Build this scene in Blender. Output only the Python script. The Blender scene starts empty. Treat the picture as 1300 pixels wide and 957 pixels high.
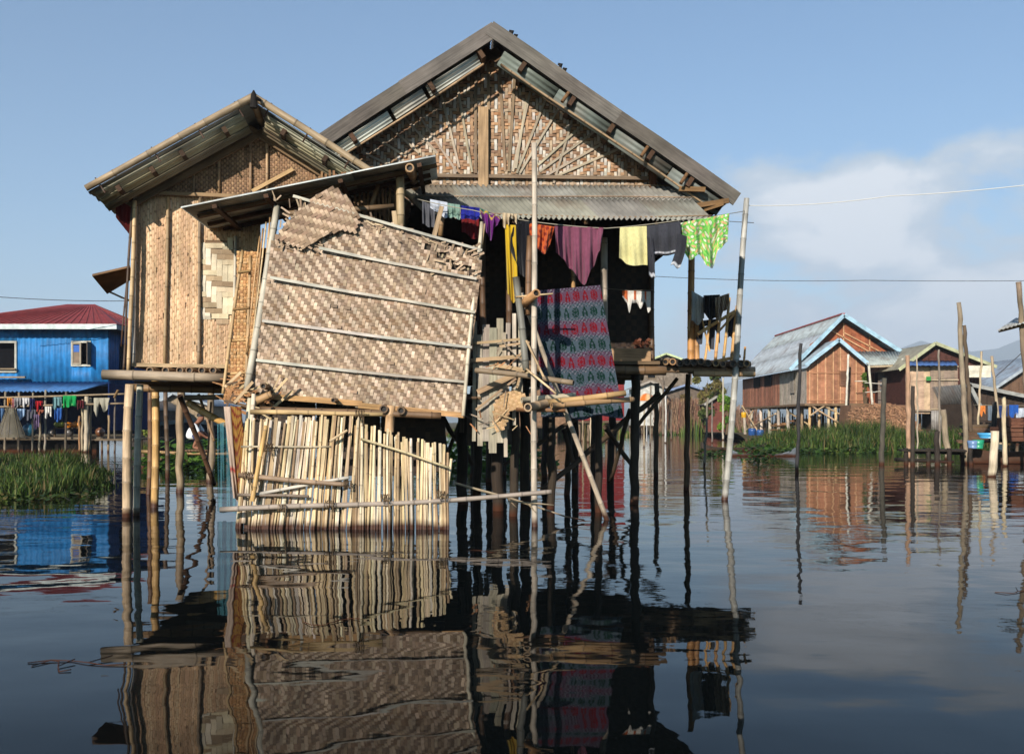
import bpy, math, random
from mathutils import Vector, Matrix
R = random.Random(7)
scene = bpy.context.scene
COL = scene.collection
FP, CH, HY, CX = 1264.0, 1.3, 535.0, 650.0      # focal length in photo pixels, eye height, horizon row

def V(*a): return Vector(a)
def P(px, py, D):
    return V((px - CX) * D / FP, D, CH + (HY - py) * D / FP)
def Wt(px, D):                                   # a point on the water
    return V((px - CX) * D / FP, D, 0)
class Frame:
    def __init__(s, deg):
        t = math.radians(deg)
        s.r = V(math.cos(t), math.sin(t), 0); s.a = V(-math.sin(t), math.cos(t), 0)
    def W(s, px, py, n):
        d = V((px - CX) / FP, 1, (HY - py) / FP); k = n / d.dot(s.a)
        return V(0, 0, CH) + d * k
    def X(s, r, n, z): return s.r * r + s.a * n + V(0, 0, z)
    def inv(s, p): return p.dot(s.r), p.dot(s.a), p.z
M_ = Frame(3.0); L_ = Frame(8.0)

def lin(v): v /= 255.0; return v / 12.92 if v <= .04045 else ((v + .055) / 1.055) ** 2.4
def C(r, g, b, k=1.0): return (lin(r) * k, lin(g) * k, lin(b) * k)
def jit(c, v=.12, h=.03):
    k = 1 + R.uniform(-v, v)
    return tuple(max(0, x * k * (1 + R.uniform(-h, h))) for x in c)
def mix(a, b, t): return tuple(x + (y - x) * t for x, y in zip(a, b))

# ------------------------------------------------------------------ materials
MATS = {}
def make_mat(name, rough=.75, spec=.35, ns=(30, 4), var=.25, blot=.2, bump=.25, stain=False, metal=0, sheen=0, trans=0, alpha=None, rust=0):
    m = bpy.data.materials.new(name); m.use_nodes = True
    nt = m.node_tree; N = nt.nodes; Lk = nt.links
    b = N['Principled BSDF']
    at = N.new('ShaderNodeAttribute'); at.attribute_name = 'Col'
    uv = N.new('ShaderNodeUVMap'); uv.uv_map = 'UVMap'
    mp = N.new('ShaderNodeMapping'); mp.inputs['Scale'].default_value = (ns[0], ns[1], 1)
    Lk.new(uv.outputs[0], mp.inputs[0])
    n1 = N.new('ShaderNodeTexNoise'); n1.inputs['Scale'].default_value = 1; n1.inputs['Detail'].default_value = 6; n1.inputs['Roughness'].default_value = .65
    Lk.new(mp.outputs[0], n1.inputs['Vector'])
    geo = N.new('ShaderNodeNewGeometry')
    n2 = N.new('ShaderNodeTexNoise'); n2.inputs['Scale'].default_value = 3.1; n2.inputs['Detail'].default_value = 5
    Lk.new(geo.outputs['Position'], n2.inputs['Vector'])
    def mr(src, lo, hi, a=.3, z=.7):
        q = N.new('ShaderNodeMapRange'); q.inputs[1].default_value = a; q.inputs[2].default_value = z
        q.inputs[3].default_value = lo; q.inputs[4].default_value = hi; Lk.new(src, q.inputs[0]); return q.outputs[0]
    f1 = mr(n1.outputs[0], .82 * (1 - var), .82 * (1 + var)); f2 = mr(n2.outputs[0], 1 - blot, 1 + blot)
    mu = N.new('ShaderNodeMath'); mu.operation = 'MULTIPLY'; Lk.new(f1, mu.inputs[0]); Lk.new(f2, mu.inputs[1])
    sc_ = N.new('ShaderNodeVectorMath'); sc_.operation = 'SCALE'; Lk.new(at.outputs['Color'], sc_.inputs[0]); Lk.new(mu.outputs[0], sc_.inputs['Scale'])
    out = sc_.outputs[0]
    if rust:
        n3 = N.new('ShaderNodeTexNoise'); n3.inputs['Scale'].default_value = 1.3; n3.inputs['Detail'].default_value = 7
        Lk.new(geo.outputs['Position'], n3.inputs['Vector'])
        mx = N.new('ShaderNodeMix'); mx.data_type = 'RGBA'; Lk.new(mr(n3.outputs[0], 0, rust, .5, .68), mx.inputs[0])
        Lk.new(out, mx.inputs[6]); mx.inputs[7].default_value = (.11, .055, .03, 1); out = mx.outputs[2]
    if stain:      # water line stain on everything that stands in the lake: it stays with the pole
        sx = N.new('ShaderNodeSeparateXYZ'); Lk.new(geo.outputs['Position'], sx.inputs[0])
        ad = N.new('ShaderNodeMath'); ad.operation = 'MULTIPLY_ADD'; ad.inputs[1].default_value = .12; Lk.new(n2.outputs[0], ad.inputs[0]); 
        ng = N.new('ShaderNodeMath'); ng.operation = 'MULTIPLY'; ng.inputs[1].default_value = 1; Lk.new(sx.outputs[2], ng.inputs[0]); Lk.new(ng.outputs[0], ad.inputs[2])
        mx = N.new('ShaderNodeMix'); mx.data_type = 'RGBA'; Lk.new(mr(ad.outputs[0], 1, 0, .10, .19), mx.inputs[0])
        Lk.new(out, mx.inputs[6]); mx.inputs[7].default_value = (.055, .018, .007, 1); out = mx.outputs[2]
    Lk.new(out, b.inputs['Base Color'])
    b.inputs['Roughness'].default_value = rough; b.inputs['Specular IOR Level'].default_value = spec; b.inputs['Metallic'].default_value = metal
    if sheen: b.inputs['Sheen Weight'].default_value = sheen
    if alpha: b.inputs['Alpha'].default_value = alpha
    if trans:
        tr = N.new('ShaderNodeBsdfTranslucent'); Lk.new(out, tr.inputs[0]); ms = N.new('ShaderNodeMixShader'); ms.inputs[0].default_value = trans
        Lk.new(b.outputs[0], ms.inputs[1]); Lk.new(tr.outputs[0], ms.inputs[2]); Lk.new(ms.outputs[0], N['Material Output'].inputs[0])
    if bump:
        bp = N.new('ShaderNodeBump'); bp.inputs['Strength'].default_value = bump; bp.inputs['Distance'].default_value = .01
        Lk.new(n1.outputs[0], bp.inputs['Height']); Lk.new(bp.outputs[0], b.inputs['Normal'])
    MATS[name] = m; return m
make_mat('bamboo', .55, .4, (38, 3.0), .34, .26, .4, stain=True)
make_mat('wood', .8, .2, (45, 2.0), .38, .25, .5, stain=True)
make_mat('weave', .7, .3, (70, 70), .16, .28, .2)
make_mat('tin', .6, .4, (3, 3), .14, .24, .08, metal=.04, rust=.45)
make_mat('paint', .6, .3, (9, 1.5), .20, .24, .15, rust=.14)
make_mat('cloth', .9, .1, (11, 6), .13, .10, .9, sheen=.15, trans=.12)
make_mat('leaf', .6, .3, (8, 8), .15, .3, 0, trans=.35)
make_mat('dark', .9, .1, (12, 12), .3, .3, .2, stain=True)
make_mat('skin', .6, .3, (5, 5), .05, .08, 0)
make_mat('earth', .95, .1, (5, 5), .3, .35, .6)
make_mat('plastic', .35, .5, (5, 5), .05, .08, 0)
make_mat('netting', .8, .1, (200, 200), .2, .2, 0, alpha=.55)
make_mat('cable', .7, .2, (5, 5), .05, .05, 0)

# ------------------------------------------------------------------ mesh builder
class MB:
    def __init__(s): s.v = []; s.c = []; s.uv = []; s.f = []; s.sm = []
    def vert(s, p, col, uv=(0, 0)):
        s.v.append(Vector(p)); s.c.append(col); s.uv.append(uv); return len(s.v) - 1
    def face(s, ids, sm=False): s.f.append(tuple(ids)); s.sm.append(sm)
    def poly(s, pts, col, uvs=None, sm=False):
        o = (R.random() * 9, R.random() * 9)
        if uvs is None:
            a = (pts[1] - pts[0]); a = a.normalized() if a.length > 1e-9 else V(1, 0, 0)
            n = a.cross(pts[2] - pts[0]); b = n.cross(a).normalized() if n.length > 1e-12 else V(0, 0, 1)
            uvs = [((p - pts[0]).dot(b) + o[0], (p - pts[0]).dot(a) + o[1]) for p in pts]
        s.face([s.vert(p, col, u) for p, u in zip(pts, uvs)], sm)
    def prism(s, pts, ext, col):                 # polygon pushed along ext
        q = [p + ext for p in pts]; n = len(pts)
        s.poly(pts, col); s.poly(q[::-1], col)
        for i in range(n): s.poly([pts[(i + 1) % n], pts[i], q[i], q[(i + 1) % n]], col)
    def hexa(s, a, l, w, h, col):                # box: corner a and three edge vectors; grain along l
        o = (R.random() * 9, R.random() * 9)
        P8 = [a, a + l, a + l + w, a + w, a + h, a + l + h, a + l + w + h, a + w + h]
        for idx, (U, Wd) in (((0, 3, 2, 1), (w, l)), ((4, 5, 6, 7), (w, l)), ((0, 1, 5, 4), (h, l)), ((3, 7, 6, 2), (h, l)), ((0, 4, 7, 3), (h, w)), ((1, 2, 6, 5), (h, w))):
            un, wn = U.normalized(), Wd.normalized()
            s.face([s.vert(P8[i], col, ((P8[i] - a).dot(un) + o[0], (P8[i] - a).dot(wn) + o[1])) for i in idx])
    def board(s, p0, p1, wid, th, nrm, col, warp=0):   # plank from p0 to p1, width across, thickness along nrm
        l = p1 - p0; n = nrm.normalized(); w = l.cross(n).normalized() * wid
        k = max(1, int(l.length / .6)) if warp else 1
        o = (R.random() * 9, R.random() * 9); prev = None
        rings = []
        for i in range(k + 1):
            t = i / k; c = p0 + l * t + (w.normalized() * R.uniform(-warp, warp) + n * R.uniform(-warp, warp) if warp else V(0, 0, 0))
            cc = jit(col, .1) if warp else col
            rings.append([s.vert(c + w * a + n * th * b, cc, (a * wid + b * th + o[0], l.length * t + o[1])) for a, b in ((-.5, -.5), (.5, -.5), (.5, .5), (-.5, .5))])
        for i in range(k):
            for j in range(4): s.face([rings[i][j], rings[i][(j + 1) % 4], rings[i + 1][(j + 1) % 4], rings[i + 1][j]])
        s.face(rings[0][::-1]); s.face(rings[-1])
    def tube(s, pts, rad, col, seg=8, cols=None, hollow=False):
        o = (R.random() * 9, R.random() * 9); rings = []; Lc = 0
        for i, p in enumerate(pts):
            d = (pts[min(i + 1, len(pts) - 1)] - pts[max(i - 1, 0)]).normalized()
            ref = V(0, 0, 1) if abs(d.z) < .9 else V(1, 0, 0)
            a = d.cross(ref).normalized(); b = d.cross(a)
            if i: Lc += (p - pts[i - 1]).length
            r = rad[i] if isinstance(rad, (list, tuple)) else rad
            cc = cols[i] if cols else col
            rings.append([s.vert(p + a * math.cos(2 * math.pi * k / seg) * r + b * math.sin(2 * math.pi * k / seg) * r, cc, (k / seg * 6.28 * r + o[0], Lc + o[1])) for k in range(seg)])
        for i in range(len(rings) - 1):
            for k in range(seg): s.face([rings[i][k], rings[i][(k + 1) % seg], rings[i + 1][(k + 1) % seg], rings[i + 1][k]], True)
        for rg, pc, dr in ((rings[0], pts[0], pts[0] - pts[1]), (rings[-1], pts[-1], pts[-1] - pts[-2])):
            if hollow:
                ins = [s.vert(pc + (s.v[q] - pc) * .68, mix(col, (.02, .012, .006), .2), (0, 0)) for q in rg]
                dp = [s.vert(pc + (s.v[q] - pc) * .6 - dr.normalized() * .03, (.012, .008, .005), (0, 0)) for q in rg]  # near-black bottom paints the shade inside the cut end
                for k in range(seg):
                    s.face([rg[k], rg[(k + 1) % seg], ins[(k + 1) % seg], ins[k]]); s.face([ins[k], ins[(k + 1) % seg], dp[(k + 1) % seg], dp[k]])
                s.face(dp)
            else: s.face(rg)
    def bam(s, p0, p1, r0, r1=None, col=(.4, .3, .18), bend=.012, seg=9, node=.34):
        r1 = r1 if r1 is not None else r0 * .8
        L = (p1 - p0).length; d = (p1 - p0) / max(L, 1e-6)
        a = d.cross(V(.3, .2, 1)).normalized(); b = d.cross(a)
        ph, ph2 = R.random() * 6, R.random() * 6; am = bend * L * R.uniform(.3, 1); bm = bend * L * R.uniform(.3, 1)
        def pos(x):
            t = x / L; e = math.sin(math.pi * t)
            return p0 + d * x + a * am * e * math.sin(ph + 2.2 * t) + b * bm * e * math.sin(ph2 + 2.6 * t)
        xs = [(0, 1, 1)]; x = R.uniform(.3, 1) * node; cc = jit(col, .12)
        while x < L - .03:
            xs += [(x - .018, 1, 1), (x - .006, 1.13, .8), (x + .004, 1.05, .55), (x + .016, 1, 1.05)]; x += node * R.uniform(.8, 1.2)
        xs.append((L, 1, 1))
        pts = [pos(q[0]) for q in xs]; rad = [(r0 + (r1 - r0) * q[0] / L) * q[1] for q in xs]
        cols = []; k = 1
        for q in xs:
            if q[1] == 1.13: k = R.uniform(.94, 1.05)
            cols.append(tuple(v * k * q[2] for v in cc))
        s.tube(pts, rad, col, seg, cols, hollow=True)
    def stick(s, p0, p1, r, col, seg=6): s.bam(p0, p1, r, r * .85, col, .01, seg, .28)
    def pole(s, p0, p1, r0, r1, col, seg=9, wob=.012):      # rough tree trunk post
        L = (p1 - p0).length; k = max(3, int(L / .25)); a = (p1 - p0).cross(V(.3, .2, 1)).normalized(); b = (p1 - p0).normalized().cross(a)
        pts = [p0 + (p1 - p0) * i / k + a * R.gauss(0, wob) * (0 < i < k) + b * R.gauss(0, wob) * (0 < i < k) for i in range(k + 1)]
        s.tube(pts, [(r0 + (r1 - r0) * i / k) * R.uniform(.93, 1.07) for i in range(k + 1)], col, seg, [jit(col, .12) for _ in pts])
    def corr(s, p00, p10, p01, p11, nw, amp, col, th=.004, nt=3, seg=6, rag=0):
        n = (p10 - p00).cross(p01 - p00).normalized(); ns = nw * seg; o = R.random() * 9
        W = (p10 - p00).length; Hh = (p01 - p00).length; g = []
        for lay in (0, 1):
            rows = []
            for j in range(nt + 1):
                row = []
                for i in range(ns + 1):
                    u, v = i / ns, j / nt
                    vv = v + (rag * math.sin(i * .37 + o) * (j == nt) if rag else 0)
                    p = (p00 * (1 - u) + p10 * u) * (1 - vv) + (p01 * (1 - u) + p11 * u) * vv
                    p = p + n * (amp * math.cos(2 * math.pi * nw * u) - lay * th)
                    row.append(s.vert(p, col, (u * W + o, v * Hh)))
                rows.append(row)
            for j in range(nt):
                for i in range(ns):
                    q = [rows[j][i], rows[j][i + 1], rows[j + 1][i + 1], rows[j + 1][i]]
                    s.face(q if lay == 0 else q[::-1], True)
            g.append(rows)
        A, B = g
        for i in range(ns):
            s.face([A[0][i], B[0][i], B[0][i + 1], A[0][i + 1]]); s.face([A[-1][i + 1], B[-1][i + 1], B[-1][i], A[-1][i]])
        for j in range(nt):
            s.face([A[j][0], A[j + 1][0], B[j + 1][0], B[j][0]]); s.face([A[j][-1], B[j][-1], B[j + 1][-1], A[j + 1][-1]])
    def build(s, name, mat, parent=None):
        if not s.v: return None
        if parent is not None: org = parent['_loc'] if '_loc' in parent else parent.location
        else:
            xs = [p.x for p in s.v]; ys = [p.y for p in s.v]; zs = [p.z for p in s.v]
            org = V((min(xs) + max(xs)) / 2, (min(ys) + max(ys)) / 2, min(zs))
        org = Vector(org)
        me = bpy.data.meshes.new(name)
        me.from_pydata([tuple(p - org) for p in s.v], [], s.f)
        ca = me.color_attributes.new('Col', 'FLOAT_COLOR', 'POINT')
        buf = []
        for c in s.c: buf += [c[0], c[1], c[2], 1.0]
        ca.data.foreach_set('color', buf)
        ul = me.uv_layers.new(name='UVMap'); ub = []
        for lp in me.loops: ub += s.uv[lp.vertex_index]
        ul.data.foreach_set('uv', ub)
        me.polygons.foreach_set('use_smooth', s.sm)
        me.materials.append(MATS[mat] if isinstance(mat, str) else mat)
        o = bpy.data.objects.new(name, me); COL.objects.link(o)
        o['_loc'] = tuple(org)
        if parent is not None: o.parent = parent
        else: o.location = org
        return o

def tag(o, label=None, cat=None, group=None, kind=None):
    if label: o['label'] = label
    if cat: o['category'] = cat
    if group: o['group'] = group
    if kind: o['kind'] = kind
    return o
def thing(name, label, cat, loc, group=None):
    o = bpy.data.objects.new(name, None); COL.objects.link(o); o.location = loc; o['_loc'] = tuple(loc)
    o.empty_display_size = .3
    return tag(o, label, cat, group)

def inside(x, y, poly):
    c = False; j = len(poly) - 1
    for i in range(len(poly)):
        xi, yi = poly[i]; xj, yj = poly[j]
        if (yi > y) != (yj > y) and x < (xj - xi) * (y - yi) / (yj - yi) + xi: c = not c
        j = i
    return c
def weave(mb, org, eu, ev, poly, w, warp, weft, pat='twill', loose=.02, holes=(), back=True, warpf=None, bulge=.25, gap=.1, backcol=(.05, .033, .02)):
    """woven split bamboo: every visible float of every strip is its own little bowed face"""
    pts = [((p - org).dot(eu), (p - org).dot(ev)) for p in poly]; nrm = eu.cross(ev).normalized()
    if nrm.y > 0: nrm = -nrm
    u0 = min(p[0] for p in pts); u1 = max(p[0] for p in pts); v0 = min(p[1] for p in pts); v1 = max(p[1] for p in pts)
    ni = int((u1 - u0) / w) + 2; nj = int((v1 - v0) / w) + 2
    def over(i, j):
        if pat == 'twill': return (i + j) % 4 < 2
        if pat == 'zig': return (i + (j if (j // 6) % 2 == 0 else 12 - j)) % 4 < 2
        if pat == 'herr': return ((i if (i // 5) % 2 == 0 else 9 - i) + j) % 6 < 3
        if pat == 'vert': return (i * 2 + j) % 5 < 4
        return (i + j) % 2 == 0
    def ok(i, j):
        x, y = u0 + (i + .5) * w, v0 + (j + .5) * w
        if not inside(x, y, pts): return False
        return not any(inside(x, y, h) for h in holes)
    wc = [jit(R.choice(warp), .11, .02) for _ in range(ni)]; fc = [jit(R.choice(weft), .11, .02) for _ in range(nj)]
    def seg(a0, a1, b0, b1, col, vertical):
        o = (R.random() * 9, R.random() * 9); g = gap * w
        if R.random() < loose: lift = R.uniform(.01, .03)
        else: lift = 0
        ids = []
        tw = R.uniform(-.12, .12) * w
        for t, h in ((0, 0), (.5, bulge * w), (1, 0)):
            hh = h + lift * t
            if vertical:
                y = b0 + (b1 - b0) * t
                q = [(a0 + g + tw * t, y), (a1 - g + tw * t, y)]
            else:
                x = a0 + (a1 - a0) * t
                q = [(x, b0 + g + tw * t), (x, b1 - g + tw * t)]
            ids.append([mb.vert(org + eu * a + ev * b + nrm * (hh + .002 + (warpf(a, b) if warpf else 0)), col, (a + o[0], b + o[1])) for a, b in q])
        for k in range(2): mb.face([ids[k][0], ids[k][1], ids[k + 1][1], ids[k + 1][0]])
    for i in range(ni):
        j = 0
        while j < nj:
            if over(i, j) and ok(i, j):
                k = j
                while k < nj and over(i, k) and ok(i, k) and k - j < 5: k += 1
                seg(u0 + i * w, u0 + (i + 1) * w, v0 + j * w - .1 * w, v0 + k * w + .1 * w, jit(wc[i], .10, .015), True); j = k
            else: j += 1
    for j in range(nj):
        i = 0
        while i < ni:
            if (not over(i, j)) and ok(i, j):
                k = i
                while k < ni and (not over(k, j)) and ok(k, j) and k - i < 5: k += 1
                seg(u0 + i * w - .1 * w, u0 + k * w + .1 * w, v0 + j * w, v0 + (j + 1) * w, jit(fc[j], .10, .015), False); i = k
            else: i += 1
    if back:
        for p, q in ((-.006, 1), (-.02, -1)) if not warpf else ((-.045, 1), (-.06, -1)):
            pp = [org + eu * a + ev * b + nrm * p for a, b in pts]
            mb.poly(pp if q > 0 else pp[::-1], backcol)

# palette (real surface colours)
TAN = C(196, 168, 128); PALE = C(214, 198, 168); GREYB = C(170, 160, 146); OLD = C(128, 112, 94); BRN = C(96, 72, 50); DKB = C(58, 44, 33); GOLD = C(198, 150, 88)
WHT = C(222, 212, 196); ORB = C(166, 116, 76); BLK = (.012, .010, .009)

# =================================================================== camera, sky, sun
cam = bpy.data.cameras.new('camera'); co = bpy.data.objects.new('camera', cam); COL.objects.link(co)
co.location = (0, 0, CH); co.rotation_euler = (math.pi / 2, 0, 0)
cam.sensor_width = 36; cam.lens = 36 * FP / 1300; cam.shift_y = (HY - 478.5) / 1300; cam.clip_end = 20000
cam.dof.use_dof = True; cam.dof.focus_distance = 14.0; cam.dof.aperture_fstop = 4.0
scene.camera = co
SUN_EL, SUN_AZ = 23.0, 22.0        # elevation; degrees to the left of straight behind the camera
sd = V(-math.sin(math.radians(SUN_AZ)) * math.cos(math.radians(SUN_EL)), -math.cos(math.radians(SUN_AZ)) * math.cos(math.radians(SUN_EL)), math.sin(math.radians(SUN_EL)))
sl = bpy.data.lights.new('sun', 'SUN'); sl.energy = 5.0; sl.angle = math.radians(.55); sl.color = (1, .94, .85)
so = bpy.data.objects.new('sun', sl); COL.objects.link(so); so.location = (-20, -40, 40)
so.rotation_euler = sd.to_track_quat('Z', 'Y').to_euler()
wd = bpy.data.worlds.new('World'); scene.world = wd; wd.use_nodes = True
nt = wd.node_tree; N = nt.nodes; Lk = nt.links
bg = N['Background']; bg.inputs['Strength'].default_value = .088
sky = N.new('ShaderNodeTexSky'); sky.sky_type = 'NISHITA'; sky.sun_disc = False
sky.sun_elevation = math.radians(SUN_EL); sky.sun_rotation = math.atan2(sd.x, sd.y)
sky.altitude = 900; sky.air_density = 1.2; sky.dust_density = .8; sky.ozone_density = 2.5
tc = N.new('ShaderNodeTexCoord'); sx = N.new('ShaderNodeSeparateXYZ'); Lk.new(tc.outputs['Generated'], sx.inputs[0])
def mth(op, a, b=None, c=None):
    q = N.new('ShaderNodeMath'); q.operation = op
    for i, x in enumerate((a, b, c)):
        if x is None: continue
        if isinstance(x, (int, float)): q.inputs[i].default_value = x
        else: Lk.new(x, q.inputs[i])
    return q.outputs[0]
def rng(x, a, b, lo=0, hi=1, smooth=True):
    q = N.new('ShaderNodeMapRange'); q.interpolation_type = 'SMOOTHSTEP' if smooth else 'LINEAR'
    for i, v in ((1, a), (2, b), (3, lo), (4, hi)): q.inputs[i].default_value = v
    Lk.new(x, q.inputs[0]); return q.outputs[0]
az = mth('ARCTAN2', sx.outputs[0], sx.outputs[1]); el = sx.outputs[2]
mp = N.new('ShaderNodeMapping'); mp.inputs['Scale'].default_value = (1, 1, 2.0); Lk.new(tc.outputs['Generated'], mp.inputs[0])
nz = N.new('ShaderNodeTexNoise'); nz.inputs['Scale'].default_value = 5.5; nz.inputs['Detail'].default_value = 8; nz.inputs['Roughness'].default_value = .56; nz.inputs['Distortion'].default_value = .25
Lk.new(mp.outputs[0], nz.inputs['Vector'])
nz2 = N.new('ShaderNodeTexNoise'); nz2.inputs['Scale'].default_value = 14; nz2.inputs['Detail'].default_value = 7; Lk.new(mp.outputs[0], nz2.inputs['Vector'])
# bank of clouds low in the sky to the right of the house
reg = mth('MULTIPLY', rng(az, .10, .28), mth('MULTIPLY', rng(el, .285, .20), rng(az, 1.7, 1.0)))
cov = mth('ADD', nz.outputs[0], mth('MULTIPLY', reg, .26)); cov = mth('ADD', cov, mth('MULTIPLY', nz2.outputs[0], .16))
cl = mth('MULTIPLY', rng(cov, .63, .77), mth('MULTIPLY', rng(reg, .02, .45), .92))
cr = N.new('ShaderNodeMix'); cr.data_type = 'RGBA'; Lk.new(rng(cov, .74, .88), cr.inputs[0])
cr.inputs[6].default_value = (5.2, 6.1, 7.0, 1); cr.inputs[7].default_value = (8.6, 8.8, 9.0, 1)
mxs = N.new('ShaderNodeMix'); mxs.data_type = 'RGBA'; Lk.new(cl, mxs.inputs[0]); tn = N.new('ShaderNodeVectorMath'); tn.operation = 'MULTIPLY'; tn.inputs[1].default_value = (.79, 1.05, 1.19); Lk.new(sky.outputs[0], tn.inputs[0]); Lk.new(tn.outputs[0], mxs.inputs[6]); Lk.new(cr.outputs[2], mxs.inputs[7])
Lk.new(mxs.outputs[2], bg.inputs['Color'])
scene.view_settings.view_transform = 'Standard'; scene.view_settings.look = 'None'; scene.view_settings.gamma = 1; scene.view_settings.exposure = .33
scene.render.engine = 'CYCLES'
scene.cycles.max_bounces = 6; scene.cycles.glossy_bounces = 3; scene.cycles.diffuse_bounces = 3; scene.cycles.transparent_max_bounces = 12; scene.cycles.volume_bounces = 1
scene.cycles.use_denoising = True; scene.cycles.caustics_reflective = False; scene.cycles.caustics_refractive = False

# =================================================================== water
m = bpy.data.materials.new('lake_water'); m.use_nodes = True; nt = m.node_tree; N = nt.nodes; Lk = nt.links
b = N['Principled BSDF']; b.inputs['Base Color'].default_value = (.003, .004, .004, 1); b.inputs['Roughness'].default_value = .012; b.inputs['IOR'].default_value = 1.15
g = N.new('ShaderNodeNewGeometry')
def wn(sc, det, stretch, off=0):
    q = N.new('ShaderNodeMapping'); q.inputs['Scale'].default_value = (stretch[0], stretch[1], 1); q.inputs['Rotation'].default_value = (0, 0, off); Lk.new(g.outputs['Position'], q.inputs[0])
    n = N.new('ShaderNodeTexNoise'); n.inputs['Scale'].default_value = sc; n.inputs['Detail'].default_value = det; n.inputs['Roughness'].default_value = .45; Lk.new(q.outputs[0], n.inputs['Vector']); return n.outputs[0]
big = wn(.9, 1, (.55, 1.0), .12); mid = wn(3.4, 2, (.45, 1.0), -.18); nr = wn(1.5, 1.5, (.9, 1.0), .5); fin = wn(11, 3, (.6, 1.0), .3); pat = wn(.09, 2, (1, 1))
sxy = N.new('ShaderNodeSeparateXYZ'); Lk.new(g.outputs['Position'], sxy.inputs[0])
def mth2(op, a, b_, c=None):
    q = N.new('ShaderNodeMath'); q.operation = op
    for i, x in enumerate((a, b_, c)):
        if x is None: continue
        if isinstance(x, (int, float)): q.inputs[i].default_value = x
        else: Lk.new(x, q.inputs[i])
    return q.outputs[0]
def rng2(x, a, b_, lo, hi):
    q = N.new('ShaderNodeMapRange')
    for i, v in ((1, a), (2, b_), (3, lo), (4, hi)): q.inputs[i].default_value = v
    Lk.new(x, q.inputs[0]); return q.outputs[0]
amp = mth2('MULTIPLY', rng2(pat, .40, .62, .35, 1.0), rng2(sxy.outputs[1], 7, 24, .28, 1.0))
hgt = mth2('ADD', mth2('MULTIPLY_ADD', nr, .0062, mth2('MULTIPLY_ADD', big, .013, mth2('MULTIPLY', mth2('MULTIPLY', fin, rng2(pat, .44, .6, .1, 1.0)), .0011))), mth2('MULTIPLY', mth2('MULTIPLY', mid, amp), .0085))
bp = N.new('ShaderNodeBump'); bp.inputs['Strength'].default_value = 1; bp.inputs['Distance'].default_value = 1.0
Lk.new(hgt, bp.inputs['Height']); Lk.new(bp.outputs[0], b.inputs['Normal'])
MATS['water'] = m
w = MB()
w.poly([V(-9000, -300, 0), V(9000, -300, 0), V(9000, 9000, 0), V(-9000, 9000, 0)], (0, 0, 0))
tag(w.build('water', 'water'), kind='structure')
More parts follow.
